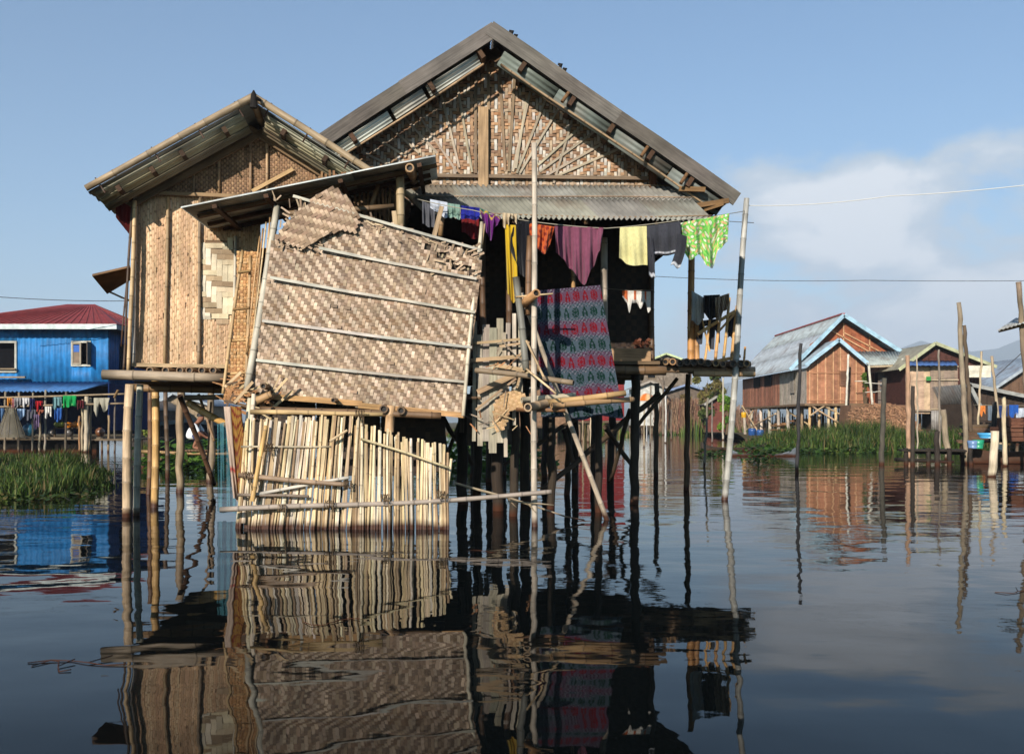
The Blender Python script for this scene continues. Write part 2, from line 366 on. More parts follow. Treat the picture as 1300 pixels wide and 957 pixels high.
# =================================================================== main house
Z = V(0, 0, 1)
W = M_.W
house = thing('stilt_house', 'tall weathered stilt house with a woven bamboo gable fanned with split sticks, largest building', 'house', M_.X(3.2, 17, 0))
VN, WN, BN = 14.4, 15.05, 21.0                 # verge plane, gable wall plane, back plane
ra, na, za = M_.inv(W(625, 32, VN)); rr, _, zr = M_.inv(W(937, 247, VN)); rl, _, zl = M_.inv(W(400, 177, VN))
sl_r = (za - zr) / (rr - ra); half = rr - ra; zl2 = za - sl_r * half; rl = ra - half
DR = V(0, 0, 0)
dR = (M_.X(rr, 0, zr) - M_.X(ra, 0, za)).normalized(); dL = (M_.X(rl, 0, zl2) - M_.X(ra, 0, za)).normalized()
Ls = (M_.X(rr, 0, zr) - M_.X(ra, 0, za)).length
AP = M_.X(ra, VN, za)
LsR = Ls
for d, nm, ex in ((dR, 'right', 0), (dL, 'left', 0)):
    Ls = LsR if d is dR else LsR * .71
    up = d.cross(M_.a); up = up if up.z > 0 else -up
    mb = MB()                                  # corrugated sheets, in three lengths down the slope
    wv = .0
    for k in range(3):
        s0 = Ls * k / 3 - (.08 if k else 0); s1 = Ls * (k + 1) / 3
        o = AP + up * (.0 + .006 * (2 - k)) 
        mb.corr(o + d * s0, o + d * s0 + M_.a * (BN - VN), o + d * s1, o + d * s1 + M_.a * (BN - VN), 56, .011, C(122, 122, 120), nt=2)
    mb.build('roof_sheet', 'tin', house)
    mb = MB()                                  # wide weathered barge board
    wdt = .215; c0 = AP - M_.a * .05 + up * (-wdt / 2 + .03)
    mb.board(c0 + d * (-.0), c0 + d * (Ls * .52), wdt, .03, M_.a, C(110, 103, 95), warp=.010)
    mb.board(c0 + d * (Ls * .52) - M_.a * .008, c0 + d * (Ls + .02), wdt * .96, .03, M_.a, C(98, 91, 83), warp=.012)
    mb.build('barge_board', 'wood', house)
    mb = MB()                                  # folded tin strip below the board
    f0 = AP + up * (-wdt - .02) + M_.a * .03
    q = [.42, 1.3, 1.36, 1.9, 1.96, 3.0] if d is dL else [.35, 1.3, 1.31, 2.3, 2.31, 3.3, 3.32, 4.25]
    for k in range(0, len(q), 2):
        a, e = q[k], q[k + 1]; tl = R.uniform(-.01, .01)
        h0 = .11 if d is dL else .17
        mb.corr(f0 + d * a - up * h0 + M_.a * .10, f0 + d * a + up * (.03 + tl), f0 + d * e - up * h0 + M_.a * .10, f0 + d * e + up * (.03), 3, .006, jit(C(204, 204, 190) if d is dL else C(112, 118, 110), .06), nt=1)
    mb.build('flashing', 'tin', house)
    # purlins whose ends poke out under the board
    for t in ((.16, .36, .52, .68, .84, .97) if d is dR else (.12, .40, .84)):
        mb = MB(); c = AP + d * (Ls * t) - up * (wdt + .04)
        mb.board(c - M_.a * .03, c + M_.a * (BN - VN - .1), .065, .15, up, jit(C(80, 58, 42), .15))
        if R.random() < .6:
            e0 = c - M_.a * .0 - d * .10; mb.bam(e0 - M_.a * .08 - up * .12, e0 - M_.a * .02 + up * .12, .028, .026, C(128, 94, 62), seg=7)
        mb.build('purlin', 'wood', house)
    mb = MB()                                  # long thin batten along the lower lip of the tin
    g0 = AP - up * (wdt + .16) - M_.a * .01
    mb.stick(g0 + d * .4 + M_.a * .1, g0 + d * (Ls - .15) + M_.a * .1, .018, C(150, 124, 92)); mb.build('lip_batten', 'bamboo', house)
    # rafters just behind the wall line and inside
    for nn in (WN - .12, 17.0, 18.8, 20.6):
        mb = MB(); c = AP + M_.a * (nn - VN) - up * .2
        mb.board(c, c + d * (Ls - .12), .12, .05, M_.a, jit(C(104, 80, 58), .1)); mb.build('rafter', 'wood', house)
# eave struts at the right hand corner, where the rafters hang bare
mb = MB()
mb.board(W(826, 208, 14.7), W(905, 262, 14.7), .13, .05, M_.a, C(122, 92, 62)); mb.build('eave_brace', 'wood', house)
for x0, y0, x1, y1 in ((862, 240, 895, 241), (880, 262, 925, 255), (893, 266, 918, 258)):
    mb = MB(); mb.board(W(x0, y0, 14.5), W(x1, y1, 14.3), .07, .05, M_.a, jit(C(130, 98, 64), .2)); mb.build('eave_brace', 'wood', house)
# ridge cap with small bent flaps
mb = MB()
for d in (dR, dL):
    up = d.cross(M_.a); up = up if up.z > 0 else -up
    o = AP + up * .03 + M_.a * .02
    mb.hexa(o, d * .24, M_.a * (BN - VN - .1), up * .006, C(96, 92, 88))
mb.build('ridge_cap', 'tin', house)
for px, py, s in ((649, 40, 1), (711, 82, 1), (717, 87, .8), (655, 44, .7)):
    mb = MB(); p = W(px, py + 3, 14.6); k = .025 * s
    mb.tube([p - Z * .12, p + V(0, 0, 0), p + V(.02, 0, k), p + V(-.03, 0, k * 1.7)], [.02, .03 * s, .03 * s, .015], (.02, .018, .016), 6); mb.build('ridge_clip', 'dark', house)
# gable wall: woven bamboo
gp = [W(x, y, WN) for x, y in ((622, 70), (833, 208), (833, 258), (385, 262), (385, 212))]
mb = MB()
gc1 = [C(196, 182, 164), C(184, 168, 150), C(170, 148, 124), C(166, 132, 100), C(198, 188, 176)]; gc2 = [C(176, 136, 100), C(158, 122, 92), C(140, 108, 84), C(178, 152, 126), C(150, 106, 72)]
weave(mb, gp[3], M_.r, Z, gp, .052, gc1, gc2, 'zig', loose=.03, bulge=.3)
gable = mb.build('gable_wall', 'weave', house)
G = [(470,171,516,199),(495,162,532,195),(510,146,555,195),(522,132,580,219),(557,109,583,213),(580,105,599,219),(604,86,604,220),(620,77,620,225),(634,79,641,218),(653,98,646,218),(673,116,651,218),(694,123,656,220),(711,135,660,220),(743,156,683,210),(728,146,703,233),(758,165,685,218),(777,176,693,223),(788,188,708,223),(795,189,794,230),(452,190,500,212),(668,128,655,214),(440,205,520,222)]
for x0, y0, x1, y1 in G:
    mb = MB(); p, q = W(x0, y0, WN - .03), W(x1, y1, WN - .03)
    if abs(x1 - x0) < 9: mb.board(p, q, .042, .014, M_.a, jit(C(140, 118, 94), .12), warp=.003)
    else: mb.board(p, q, .034, .014, M_.a, jit(C(170, 154, 132), .14), warp=.004)
    mb.build('split_stick', 'wood', gable)
mb = MB(); mb.board(W(613.5, 136, WN - .09), W(613.5, 238, WN - .09), .15, .03, M_.a, C(168, 138, 104)); mb.build('centre_board', 'wood', gable)
mb = MB(); mb.board(W(400, 221, WN - .07), W(822, 226.5, WN - .07), .05, .03, M_.a, C(126, 106, 86)); mb.build('cross_batten', 'wood', gable)
for q in ((672, 112, 824, 206), (440, 183, 612, 78)):
    mb = MB(); mb.board(W(q[0], q[1], WN - .06), W(q[2], q[3], WN - .06), .06, .03, M_.a, C(140, 116, 90)); mb.build('wall_edging', 'wood', gable)
mb = MB(); mb.board(W(828, 200, WN - .06), W(829, 262, WN - .06), .10, .08, M_.a, C(96, 60, 38)); mb.build('corner_post', 'wood', house)
# awning
AW0, AW1 = 14.98, 13.75
mb = MB()
tl, tr, bl, br = W(505, 236, AW0), W(864, 238, AW0), W(545, 276, AW1), W(908, 280, AW1)
ac = C(136, 133, 122)
def awp(u, v): return (tl * (1 - u) + tr * u) * (1 - v) + (bl * (1 - u) + br * u) * v
un = (tr - tl).cross(bl - tl).normalized(); un = un if un.z > 0 else -un
for v0, v1, h in ((0, .42, .012), (.36, 1.0, .0)):
    for k in range(5):
        u0, u1 = k / 5 - (.006 if k else 0), (k + 1) / 5
        o = un * (h + .004 * (k % 2))
        mb.corr(awp(u0, v0) + o, awp(u1, v0) + o, awp(u0, v1) + o, awp(u1, v1) + o, 11, .019, jit(ac, .12, .04), nt=3, rag=.006)
awn = mb.build('awning_sheet', 'tin', house)
for v in (.02, .40, .93):
    mb = MB(); mb.stick(awp(.0, v) + un * .035, awp(.995, v) + un * .035, .011, C(148, 122, 96)); mb.build('awning_batten', 'bamboo', awn)
for u in (.05, .3, .55, .8, .99):
    mb = MB(); mb.board(awp(u, .0) - un * .06, awp(u, .97) - un * .06, .05, .05, un, C(100, 74, 50)); mb.build('awning_rafter', 'wood', awn)
# floor, recessed front wall, side and back walls
FZ = 2.22; rL = M_.inv(W(420, 300, WN))[0]; rR = M_.inv(W(832, 300, WN))[0]
rR2 = M_.inv(W(830, 300, 16.9))[0]
mb = MB(); mb.hexa(M_.X(rL, 14.7, FZ - .07), M_.r * (rR - rL), M_.a * (BN - 15.0), Z * .05, C(104, 84, 62)); mb.build('floor', 'wood', house)
for nn in (14.75, 16.6, 18.5, 20.3):
    mb = MB(); mb.bam(M_.X(rL - .2, nn, FZ - .16), M_.X(rR + .1, nn, FZ - .16), .075, .07, C(120, 92, 62), seg=8); mb.build('floor_beam', 'bamboo', house)
mb = MB()
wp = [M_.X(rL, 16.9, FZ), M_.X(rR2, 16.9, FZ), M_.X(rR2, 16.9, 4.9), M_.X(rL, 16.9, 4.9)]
weave(mb, wp[0], M_.r, Z, wp, .09, [C(66, 48, 34), C(56, 42, 30), C(48, 34, 26)], [C(48, 34, 26), C(40, 30, 22)], 'plain', gap=.02, bulge=.08)  # weave tones darkened to carry the shade of the veranda
mb.build('shaded_inner_wall', 'weave', house)
mb = MB()
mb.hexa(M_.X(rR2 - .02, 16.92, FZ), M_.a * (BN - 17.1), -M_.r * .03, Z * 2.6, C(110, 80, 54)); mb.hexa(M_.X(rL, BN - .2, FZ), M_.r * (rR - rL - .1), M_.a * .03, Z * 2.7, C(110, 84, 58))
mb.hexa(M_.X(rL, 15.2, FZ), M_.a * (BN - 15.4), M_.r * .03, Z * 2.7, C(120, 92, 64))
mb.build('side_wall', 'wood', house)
mb = MB()       # dark ceiling boards over the veranda, rear gable
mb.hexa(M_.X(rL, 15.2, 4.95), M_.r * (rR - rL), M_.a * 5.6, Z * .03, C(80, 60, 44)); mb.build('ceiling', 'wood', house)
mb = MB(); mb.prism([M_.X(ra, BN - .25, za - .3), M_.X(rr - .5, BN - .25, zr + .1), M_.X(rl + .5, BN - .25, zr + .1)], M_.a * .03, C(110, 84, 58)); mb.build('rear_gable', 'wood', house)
for px, py0, py1, n, r_, c_ in ((828, 262, 462, 16.8, .05, BRN), (766, 322, 470, 14.9, .055, C(176, 160, 140)), (727, 290, 470, 15.2, .035, C(170, 130, 84)), (645, 300, 470, 15.0, .05, BRN), (613, 300, 470, 15.1, .05, BRN), (660, 385, 470, 14.6, .045, C(110, 80, 56))):
    mb = MB(); mb.bam(W(px, py1, n), W(px + 1, py0 - 20, n), r_, r_ * .9, c_, seg=8); mb.build('veranda_post', 'bamboo', house)
mb = MB()       # added pale board standing for sunlight on the recessed wall's foot
mb.board(W(770, 452, 15.6), W(826, 452, 15.6), .24, .03, M_.a, C(176, 140, 104)); mb.build('sunlit_foot_board', 'wood', house)
# stilts under the house
def stilt(px, pyw, top=FZ - .1, r_=.075, c_=C(60, 50, 40), lean=0):  # default tone darkened to carry the shade under the house
    D = FP * CH / (pyw - HY); p = Wt(px, D); mb = MB()
    mb.pole(p - Z * .8, V(p.x + lean, p.y, top), r_ * 1.1, r_, jit(c_, .15)); mb.build('stilt', 'wood', house)
for px, yw in ((604, 630), (634, 648), (652, 655), (668, 640), (699, 646), (719, 628), (729, 620), (762, 650), (806, 612), (806, 640), (620, 612), (586, 640), (560, 622), (540, 640), (600, 605), (690, 606), (752, 606), (775, 611), (640, 602), (505, 626), (470, 640), (430, 622), (350, 640), (380, 612)):
    stilt(px, yw, lean=R.uniform(-.06, .06), r_=R.uniform(.05, .085))
for x0, y0, n0, x1, y1, n1, r_ in ((836, 500, 17.4, 688, 622, 15.5, .05), (768, 542, 16, 806, 596, 18, .045), (716, 545, 16, 730, 600, 16, .04), (800, 520, 16, 775, 610, 17, .04), (560, 525, 16, 600, 590, 16, .04), (640, 590, 15.5, 780, 500, 17, .035), (590, 520, 16.5, 560, 600, 16.5, .035), (860, 480, 17.2, 806, 545, 17.2, .035)):
    mb = MB(); mb.pole(W(x0, y0, n0), W(x1, y1, n1), r_, r_ * .9, C(84, 68, 52), 7); mb.build('brace', 'wood', house)
# dark hanging matting that closes the underside at the middle
mb = MB()
for i in range(9):
    x = 588 + i * 7.5; mb.board(W(x, 500, 14.9), W(x + R.uniform(-2, 2), 556 + R.uniform(-12, 10), 14.9), .07, .012, M_.a, jit(C(100, 90, 78), .3))
mb.build('hanging_slats', 'wood', house)

# =================================================================== left house
WL = L_.W
lh = thing('bamboo_house', 'smaller left wing house of pale woven bamboo under a pole-edged tin roof', 'house', L_.X(-2, 17, 0))
LV, LW, LB = 14.1, 14.85, 19.0
ra2, _, za2 = L_.inv(WL(322, 124, LV)); rl2, _, zl3 = L_.inv(WL(110, 240, LV))
hl = ra2 - rl2; rr2 = ra2 + hl
A2 = L_.X(ra2, LV, za2)
Ld = (L_.X(rl2, 0, zl3) - L_.X(ra2, 0, za2)).length
for sgn in (-1, 1):
    d = (L_.X(ra2 + sgn * hl, 0, zl3) - L_.X(ra2, 0, za2)).normalized(); up = d.cross(L_.a); up = up if up.z > 0 else -up
    mb = MB(); mb.corr(A2 - up * .05, A2 - up * .05 + L_.a * (LB - LV), A2 - up * .05 + d * Ld, A2 - up * .05 + d * Ld + L_.a * (LB - LV), 34, .012, C(150, 148, 138), nt=3, rag=.004); mb.build('roof_sheet', 'tin', lh)
    mb = MB(); mb.bam(A2 - L_.a * .04 - d * .03 - up * .0, A2 - L_.a * .04 + d * (Ld * 1.0), .052, .043, C(158, 134, 104), seg=10, node=.45); mb.build('verge_pole', 'bamboo', lh)
    # layered sheet edges seen end on below the pole
    for k, (off, bk, cc) in enumerate(((.085, .06, C(188, 184, 160)), (.15, .18, C(170, 160, 128)), (.22, .3, C(120, 110, 88)))):
        mb = MB(); s0 = A2 + d * .25 - up * off + L_.a * bk; s1 = A2 + d * (Ld - .05) - up * off + L_.a * bk
        mb.corr(s0, s0 + L_.a * .16 - up * .05, s1, s1 + L_.a * .16 - up * .05, 2, .010, cc, nt=1); mb.build('roof_layer', 'tin', lh)
    for t in (.22, .48, .66, .86):
        mb = MB(); c = A2 + d * Ld * t - up * .17
        mb.board(c + L_.a * .06, c + L_.a * (LB - LV - .2), .06, .09, up, jit(C(70, 52, 38), .1)); mb.build('purlin', 'wood', lh)
    for t in (.1, .34, .6, .93):
        mb = MB(); c = A2 + d * Ld * t - L_.a * .04; mb.stick(c - up * .16 + L_.a * .04, c + up * .06 - L_.a * .01, .012, C(70, 48, 34)); mb.build('lashing', 'bamboo', lh)
    mb = MB(); c = A2 + L_.a * (LW - LV - .1) - up * .28; mb.board(c, c + d * (Ld - .1), .09, .05, L_.a, C(120, 96, 70)); mb.build('rafter', 'wood', lh)
mb = MB(); p = WL(322, 128, 13.85)
mb.tube([p - Z * .1, p + Z * .02, p + Z * .09, p + Z * .14], [.05, .045, .035, .01], (.02, .017, .015), 8); mb.tube([p + V(.04, 0, .03), p + V(.10, 0, 0)], [.03, .02], (.02, .017, .015), 6); mb.build('ridge_knob', 'dark', lh)
mb = MB(); mb.bam(WL(322, 130, 14), A2 + L_.a * (LB - LV) - Z * .12, .05, .05, C(120, 96, 70)); mb.build('ridge_pole', 'bamboo', lh)
# walls
wp = [WL(x, y, LW) for x, y in ((170, 464), (330, 466), (330, 250), (170, 246))]
u_, v_ = L_.r, Z
pt = [((p - wp[0]).dot(u_), (p - wp[0]).dot(v_)) for p in [WL(x, y, LW) for x, y in ((254, 404), (254, 306), (297, 306), (297, 396), (285, 412), (268, 405))]]
mb = MB()
fine = [C(214, 176, 136), C(206, 168, 130), C(196, 158, 120), C(220, 186, 148)]; fine2 = [C(202, 164, 124), C(190, 152, 114), C(182, 144, 108)]
weave(mb, wp[0], u_, v_, wp, .031, fine, fine2, 'vert', loose=.05, bulge=.22, gap=.04, holes=(pt,), backcol=C(120, 92, 64))
mb.build('front_wall', 'weave', lh)
mb = MB(); pw = [wp[0] + u_ * a + v_ * b - L_.a * .012 for a, b in pt]
weave(mb, pw[0], u_, v_, pw, .078, [C(226, 214, 190), C(220, 204, 176), C(214, 196, 166)], [C(176, 150, 118), C(160, 134, 104), C(210, 190, 156)], 'herr', loose=.06, back=False, bulge=.18, gap=.03)
mb.build('wall_patch', 'weave', lh)
mb = MB(); gp2 = [WL(x, y, LW - .02) for x, y in ((322, 168), (475, 262), (330, 250), (172, 247))]
weave(mb, gp2[3], u_, v_, gp2, .036, [C(168, 132, 98), C(150, 116, 86)], [C(120, 92, 68), C(140, 108, 80)], 'plain', loose=.02)
mb.build('gable_wall', 'weave', lh)
for x0, y0, x1, y1, r_, cc in ((172, 246, 170, 465, .03, C(206, 196, 178)), (213, 250, 209, 464, .024, C(168, 138, 104)), (254, 246, 252, 464, .024, C(150, 124, 96)), (299, 300, 297, 400, .022, C(206, 192, 168)), (278, 200, 278, 245, .02, C(160, 130, 96)), (318, 160, 318, 245, .022, C(150, 120, 88)), (339, 165, 339, 240, .02, C(160, 130, 96)), (246, 215, 246, 246, .018, C(130, 104, 76))):
    mb = MB(); mb.bam(WL(x0, y0, LW - .06), WL(x1, y1, LW - .06), r_, r_, cc, .006, 8); mb.build('wall_stud', 'bamboo', lh)
for x0, y0, x1, y1, cc in ((172, 244, 330, 250, C(150, 122, 90)), (168, 463, 330, 466, C(176, 150, 116)), (178, 250, 322, 166, C(130, 104, 78)), (322, 166, 400, 213, C(140, 112, 82)), (320, 243, 372, 215, C(190, 156, 112))):
    mb = MB(); mb.board(WL(x0, y0, LW - .09), WL(x1, y1, LW - .09), .05, .03, L_.a, cc); mb.build('wall_rail', 'wood', lh)
mb = MB(); a0 = WL(170, 466, LW)
mb.hexa(a0 + L_.a * .05, L_.a * (LB - LW - .3), L_.r * .03, Z * 2.25, C(130, 100, 70)); a1 = WL(330, 466, LB - .3)
mb.hexa(a0 + L_.a * (LB - LW - .3), L_.r * 2.4, L_.a * .03, Z * 2.4, C(120, 92, 64)); mb.build('side_wall', 'wood', lh)
# tall thin poles beside the left corner
for x0, y0, x1, y1, r_, cc in ((168, 262, 157, 470, .018, C(78, 58, 42)), (165, 300, 154, 440, .012, C(96, 66, 42)), (171, 255, 163, 655, .03, C(200, 170, 126))):
    mb = MB(); mb.stick(WL(x0, y0, LW - .16), WL(x1, min(y1, 470), LW - .2), r_, cc); mb.build('corner_pole', 'bamboo', lh)
mb = MB()      # dull red cloth hanging under the eave
for k in range(6):
    x0, x1 = 147 + k * 4, 151.5 + k * 4
    mb.prism([WL(x0, 252 + k * 2.4, 14.7), WL(x1, 254 + k * 2.4, 14.7), WL(x1, 282 + k * 5, 14.72), WL(x0, 276 + k * 5, 14.68)], L_.a * .008, jit(C(104, 28, 24), .2))
tag(mb.build('eave_cloth', 'cloth', lh), 'dull red cloth hanging under the left eave')
# floor: fat front beam, joists, boards, stilts
FL = 2.02
mb = MB(); mb.bam(WL(130, 475.5, 14.2), WL(286, 480, 14.2), .068, .066, C(170, 150, 124), .004, 12, .8); mb.build('front_beam', 'bamboo', lh)
for px in (190, 210, 228, 240, 256, 270):
    mb = MB(); a = WL(px, 470, 14.32); mb.bam(a, a + L_.a * 4.0, .05, .048, C(140, 108, 76), .002, 9); mb.build('joist', 'bamboo', lh)
mb = MB(); a = WL(170, 481, 14.3)
for k in range(12): mb.hexa(a + L_.a * (.36 * k) + Z * -.03, L_.r * (1.9 + R.uniform(-.1, .1)), L_.a * .34, Z * -.02, jit(C(110, 84, 58), .15))
mb.build('floor_boards', 'wood', lh)
mb = MB(); mb.bam(WL(160, 492, 15.2), WL(330, 497, 15.2), .06, .055, C(130, 98, 66)); mb.build('cross_beam', 'bamboo', lh)
mb = MB(); mb.bam(WL(200, 490, 17), WL(345, 494, 17), .06, .055, C(110, 84, 58)); mb.build('cross_beam', 'bamboo', lh)
for px, pyw, pxt, r_, cc in ((157, 656, 165, .060, C(196, 168, 132)), (171, 654, 178, .045, C(190, 178, 158)), (195, 644, 197, .055, C(206, 164, 104)), (228, 625, 229, .07, C(150, 128, 100)), (268, 612, 268, .07, C(140, 120, 96)), (186, 628, 191, .045, C(110, 80, 56)), (313, 640, 318, .06, C(140, 116, 88)), (212, 606, 210, .05, C(96, 76, 58))):
    D = FP * CH / (pyw - HY); p = Wt(px, D); mb = MB(); t = P(pxt, 488, D)
    (mb.bam if px not in (228, 268) else mb.pole)(p - Z * .8, V(t.x, D, 2.0 if D > 15 else t.z), r_ * 1.05, r_, cc); mb.build('stilt', 'bamboo', lh)
for x0, y0, D0, x1, y1, D1, r_, cc in ((228, 502, 17.5, 272, 615, 18.5, .05, C(84, 60, 42)), (240, 512, 15.5, 290, 540, 14.6, .055, C(206, 158, 88)), (268, 510, 19, 262, 600, 19, .02, C(120, 84, 52)), (236, 505, 14.5, 300, 504, 14.2, .04, C(110, 92, 72)), (252, 500, 17, 272, 560, 17, .025, C(140, 110, 80)), (150, 495, 15, 145, 505, 15, .02, C(150, 120, 84))):
    mb = MB(); mb.bam(P(x0, y0, D0), P(x1, y1, D1), r_, r_ * .9, cc); mb.build('brace', 'bamboo', lh)
# little propped shutter on the left side
sh = thing('window_flap', 'brown propped window flap jutting from the left edge of the small woven house', 'window flap', WL(165, 350, 15.6))
mb = MB(); q = [WL(117, 348, 15.2), WL(165, 337, 15.2), WL(165, 360, 16.2), WL(134, 375, 16.2)]; q[2] = WL(168, 352, 16.4); q[3] = WL(136, 371, 16.4)
mb.prism(q, -Z * .03, C(128, 98, 70)); mb.build('panel', 'wood', sh)
mb = MB(); mb.stick(q[3] + Z * .02, WL(166, 382, 15.8), .016, C(150, 104, 66)); mb.build('prop', 'bamboo', sh)

# =================================================================== lean-to with its big woven mat
lt = thing('lean_to', 'single-slope tin lean-to roof on poles in front of the two houses', 'lean-to', P(350, 495, 13.3))
c0, c1 = W(229, 263, 13.15), W(553, 198, 13.15)
up = (c1 - c0).cross(M_.a).normalized(); up = up if up.z > 0 else -up
mb = MB()
dx = (c1 - c0)
for k in range(3):
    a = c0 + dx * (k / 3 - (.02 if k else 0)) + up * (.004 * k); e = c0 + dx * ((k + 1) / 3) + up * (.004 * k)
    L3 = (2.0, 1.5, 1.3)[k]
    mb.corr(a, a + M_.a * L3, e, e + M_.a * (1.7, 1.4, 1.2)[k], int(L3 / .09), .013, C(214, 216, 208), nt=2)  # tin tone lightened to brighten the underside, which lies in shade
mb.build('roof_sheet', 'tin', lt)
mb = MB(); mb.board(c0 - up * .05 + M_.a * .42 + dx * .04, c1 - up * .05 + M_.a * .30, .05, .04, M_.a, C(120, 92, 64)); mb.build('edge_board', 'wood', lt)
for n0 in (.45, 1.0, 1.5):
    mb = MB(); mb.board(c0 - up * .05 + M_.a * n0 + dx * .03, c0 + dx * .97 - up * .05 + M_.a * n0 * .75, .07, .05, up, C(90, 66, 46)); mb.build('rafter', 'wood', lt)
for t in (.13, .33, .62, .93):
    mb = MB(); a = c0 + dx * t - up * .09; mb.board(a - M_.a * .06 - dx.normalized() * .0, a + M_.a * 1.5, .06, .05, up, C(84, 60, 42)); mb.build('purlin', 'wood', lt)
for x0, y0, n0, x1, y1, n1, r_, cc in ((352, 262, 13.3, 313, 496, 13.0, .046, C(190, 178, 160)), (508, 222, 13.6, 509, 300, 13.6, .058, C(182, 156, 118)), (520, 213, 13.05, 528, 240, 15.0, .06, C(190, 150, 104)), (562, 262, 13.6, 559, 300, 13.6, .035, C(150, 116, 78)), (612, 282, 13.2, 588, 528, 13.0, .026, C(206, 190, 164)), (355, 272, 13.5, 500, 262, 13.8, .04, C(120, 96, 70)), (338, 282, 13.5, 316, 470, 13.5, .011, C(214, 184, 140)), (343, 276, 13.5, 322, 470, 13.5, .011, C(200, 160, 112)), (347, 272, 13.5, 325, 440, 13.5, .011, C(220, 190, 146)), (330, 300, 13.5, 312, 450, 13.5, .011, C(190, 150, 104)), (350, 268, 13.5, 332, 400, 13.5, .011, C(206, 170, 124)), (334, 290, 13.6, 318, 470, 13.6, .012, C(170, 130, 88)), (346, 285, 13.7, 332, 440, 13.7, .012, C(190, 150, 104)), (480, 235, 13.9, 462, 290, 13.9, .03, C(150, 118, 82))):
    mb = MB(); mb.bam(W(x0, y0, n0), W(x1, y1, n1), r_, r_ * .95, cc, .008, 9); mb.build('post', 'bamboo', lt)
mb = MB()
for k in range(16): mb.hexa(W(322, 500, 13.15) + M_.a * (.13 * k) + Z * -.06, M_.r * (2.95 + R.uniform(-.06, .06)), M_.a * .12, Z * .03, jit(C(96, 74, 54), .2))
mb.build('floor_boards', 'wood', lt)
for k in range(3):
    mb = MB(); q = [P(x, y, 14.3 + .01 * k) for x, y in ((320 + 82 * k, 604), (400 + 82 * k, 606 - 4 * k), (400 + 82 * k, 506), (320 + 82 * k, 504))]
    weave(mb, q[0], V(1, 0, 0), Z, q, .07, [C(70, 54, 42), C(60, 46, 36)], [C(52, 40, 32), C(44, 34, 28)], 'twill', bulge=.06, gap=.02); mb.build('underfloor_shade', 'weave', lt)  # dark woven sheets added to stand for the black shade under the floor
mb = MB()   # dark back screen of loose vertical splits under the roof
for i in range(22):
    x = 392 + i * 5.2; mb.board(W(x + R.uniform(-3, 3), 222 + R.uniform(-4, 4) - i * .5, 14.1), W(x + R.uniform(-6, 6), 300 + R.uniform(-8, 8), 14.0), .03, .01, M_.a, jit(C(130, 96, 66), .3))
mb.build('back_slats', 'wood', lt)
mat_ = thing('woven_panel', 'huge greyish woven bamboo mat with pale battens hung slanting under the lean-to', 'woven panel', W(450, 525, 13.0))
MN = 13.1
mp_ = [W(x, y, MN) for x, y in ((317, 496), (326, 430), (335, 370), (342, 318), (349, 300), (366, 290), (374, 270), (390, 259), (418, 262), (440, 270), (470, 276), (520, 291), (560, 306), (606, 328), (611, 332), (602, 410), (588, 529), (520, 520), (440, 514), (380, 508))]
ev = (W(342, 318, MN) - W(317, 496, MN)).normalized(); ev = (Z * .99 + M_.r * .10).normalized()
eu = (W(600, 440, MN) - W(333, 407, MN)).normalized(); ev = (Z - eu * eu.z).normalized()
mb = MB()
holes = []
for hx, hy, hw, hh in ((585, 338, 12, 4), (560, 322, 7, 5), (572, 330, 8, 3), (388, 285, 5, 4), (600, 345, 5, 6), (543, 312, 5, 3), (590, 350, 5, 3)):
    holes.append([((p - mp_[0]).dot(eu), (p - mp_[0]).dot(ev)) for p in [W(hx - hw, hy - hh, MN), W(hx + hw, hy - hh + 3, MN), W(hx + hw, hy + hh + 3, MN), W(hx - hw, hy + hh, MN)]])
weave(mb, mp_[0], eu, ev, mp_, .043, [C(206, 182, 156), C(196, 172, 148), C(188, 164, 140), C(178, 152, 126)], [C(144, 120, 98), C(132, 110, 90), C(152, 126, 102), C(140, 112, 86)], 'twill', loose=.035, holes=holes, bulge=.26, gap=.02, warpf=lambda a, b: .022 * math.sin(a * 2.1 + .6) * math.sin(b * 2.6 + .3) + .012 * math.sin(a * 5.3 + b * 3.1))
for _ in range(110):    # frayed ends in the torn upper corners and along the rim
    k = R.random()
    if k < .4: x, y = R.uniform(350, 412), R.uniform(262, 318)
    elif k < .7: x, y = R.uniform(540, 606), R.uniform(312, 352)
    else: x = R.uniform(345, 600); y = 262 + (x - 390) * .27 + R.uniform(-4, 10)
    a = R.uniform(-.9, .9) if R.random() < .6 else R.uniform(1.2, 1.9); l = R.uniform(.04, .15)
    p = W(x, y, MN - .02 - R.random() * .02); d = (M_.r * math.cos(a) + Z * math.sin(a)) * l - M_.a * R.uniform(-.02, .05)
    mb.board(p, p + d, R.uniform(.010, .034), .003, M_.a, jit(R.choice([C(176, 150, 124), C(192, 166, 134), C(150, 126, 102)]), .2))
matp = mb.build('mat', 'weave', mat_)
mb = MB(); q = [W(x, y, MN - .07) for x, y in ((350, 304), (362, 284), (384, 266), (402, 246), (424, 238), (444, 252), (456, 276), (452, 296), (430, 292), (404, 304), (384, 316))]
weave(mb, q[0], (M_.r + Z * .62).normalized(), (Z - M_.r * .62).normalized(), q, .045, [C(192, 164, 136), C(180, 152, 124)], [C(150, 122, 98), C(138, 112, 88)], 'twill', loose=.08, bulge=.2, gap=.02)
tag(mb.build('torn_flap', 'weave', matp), 'torn curled corner of the mat')
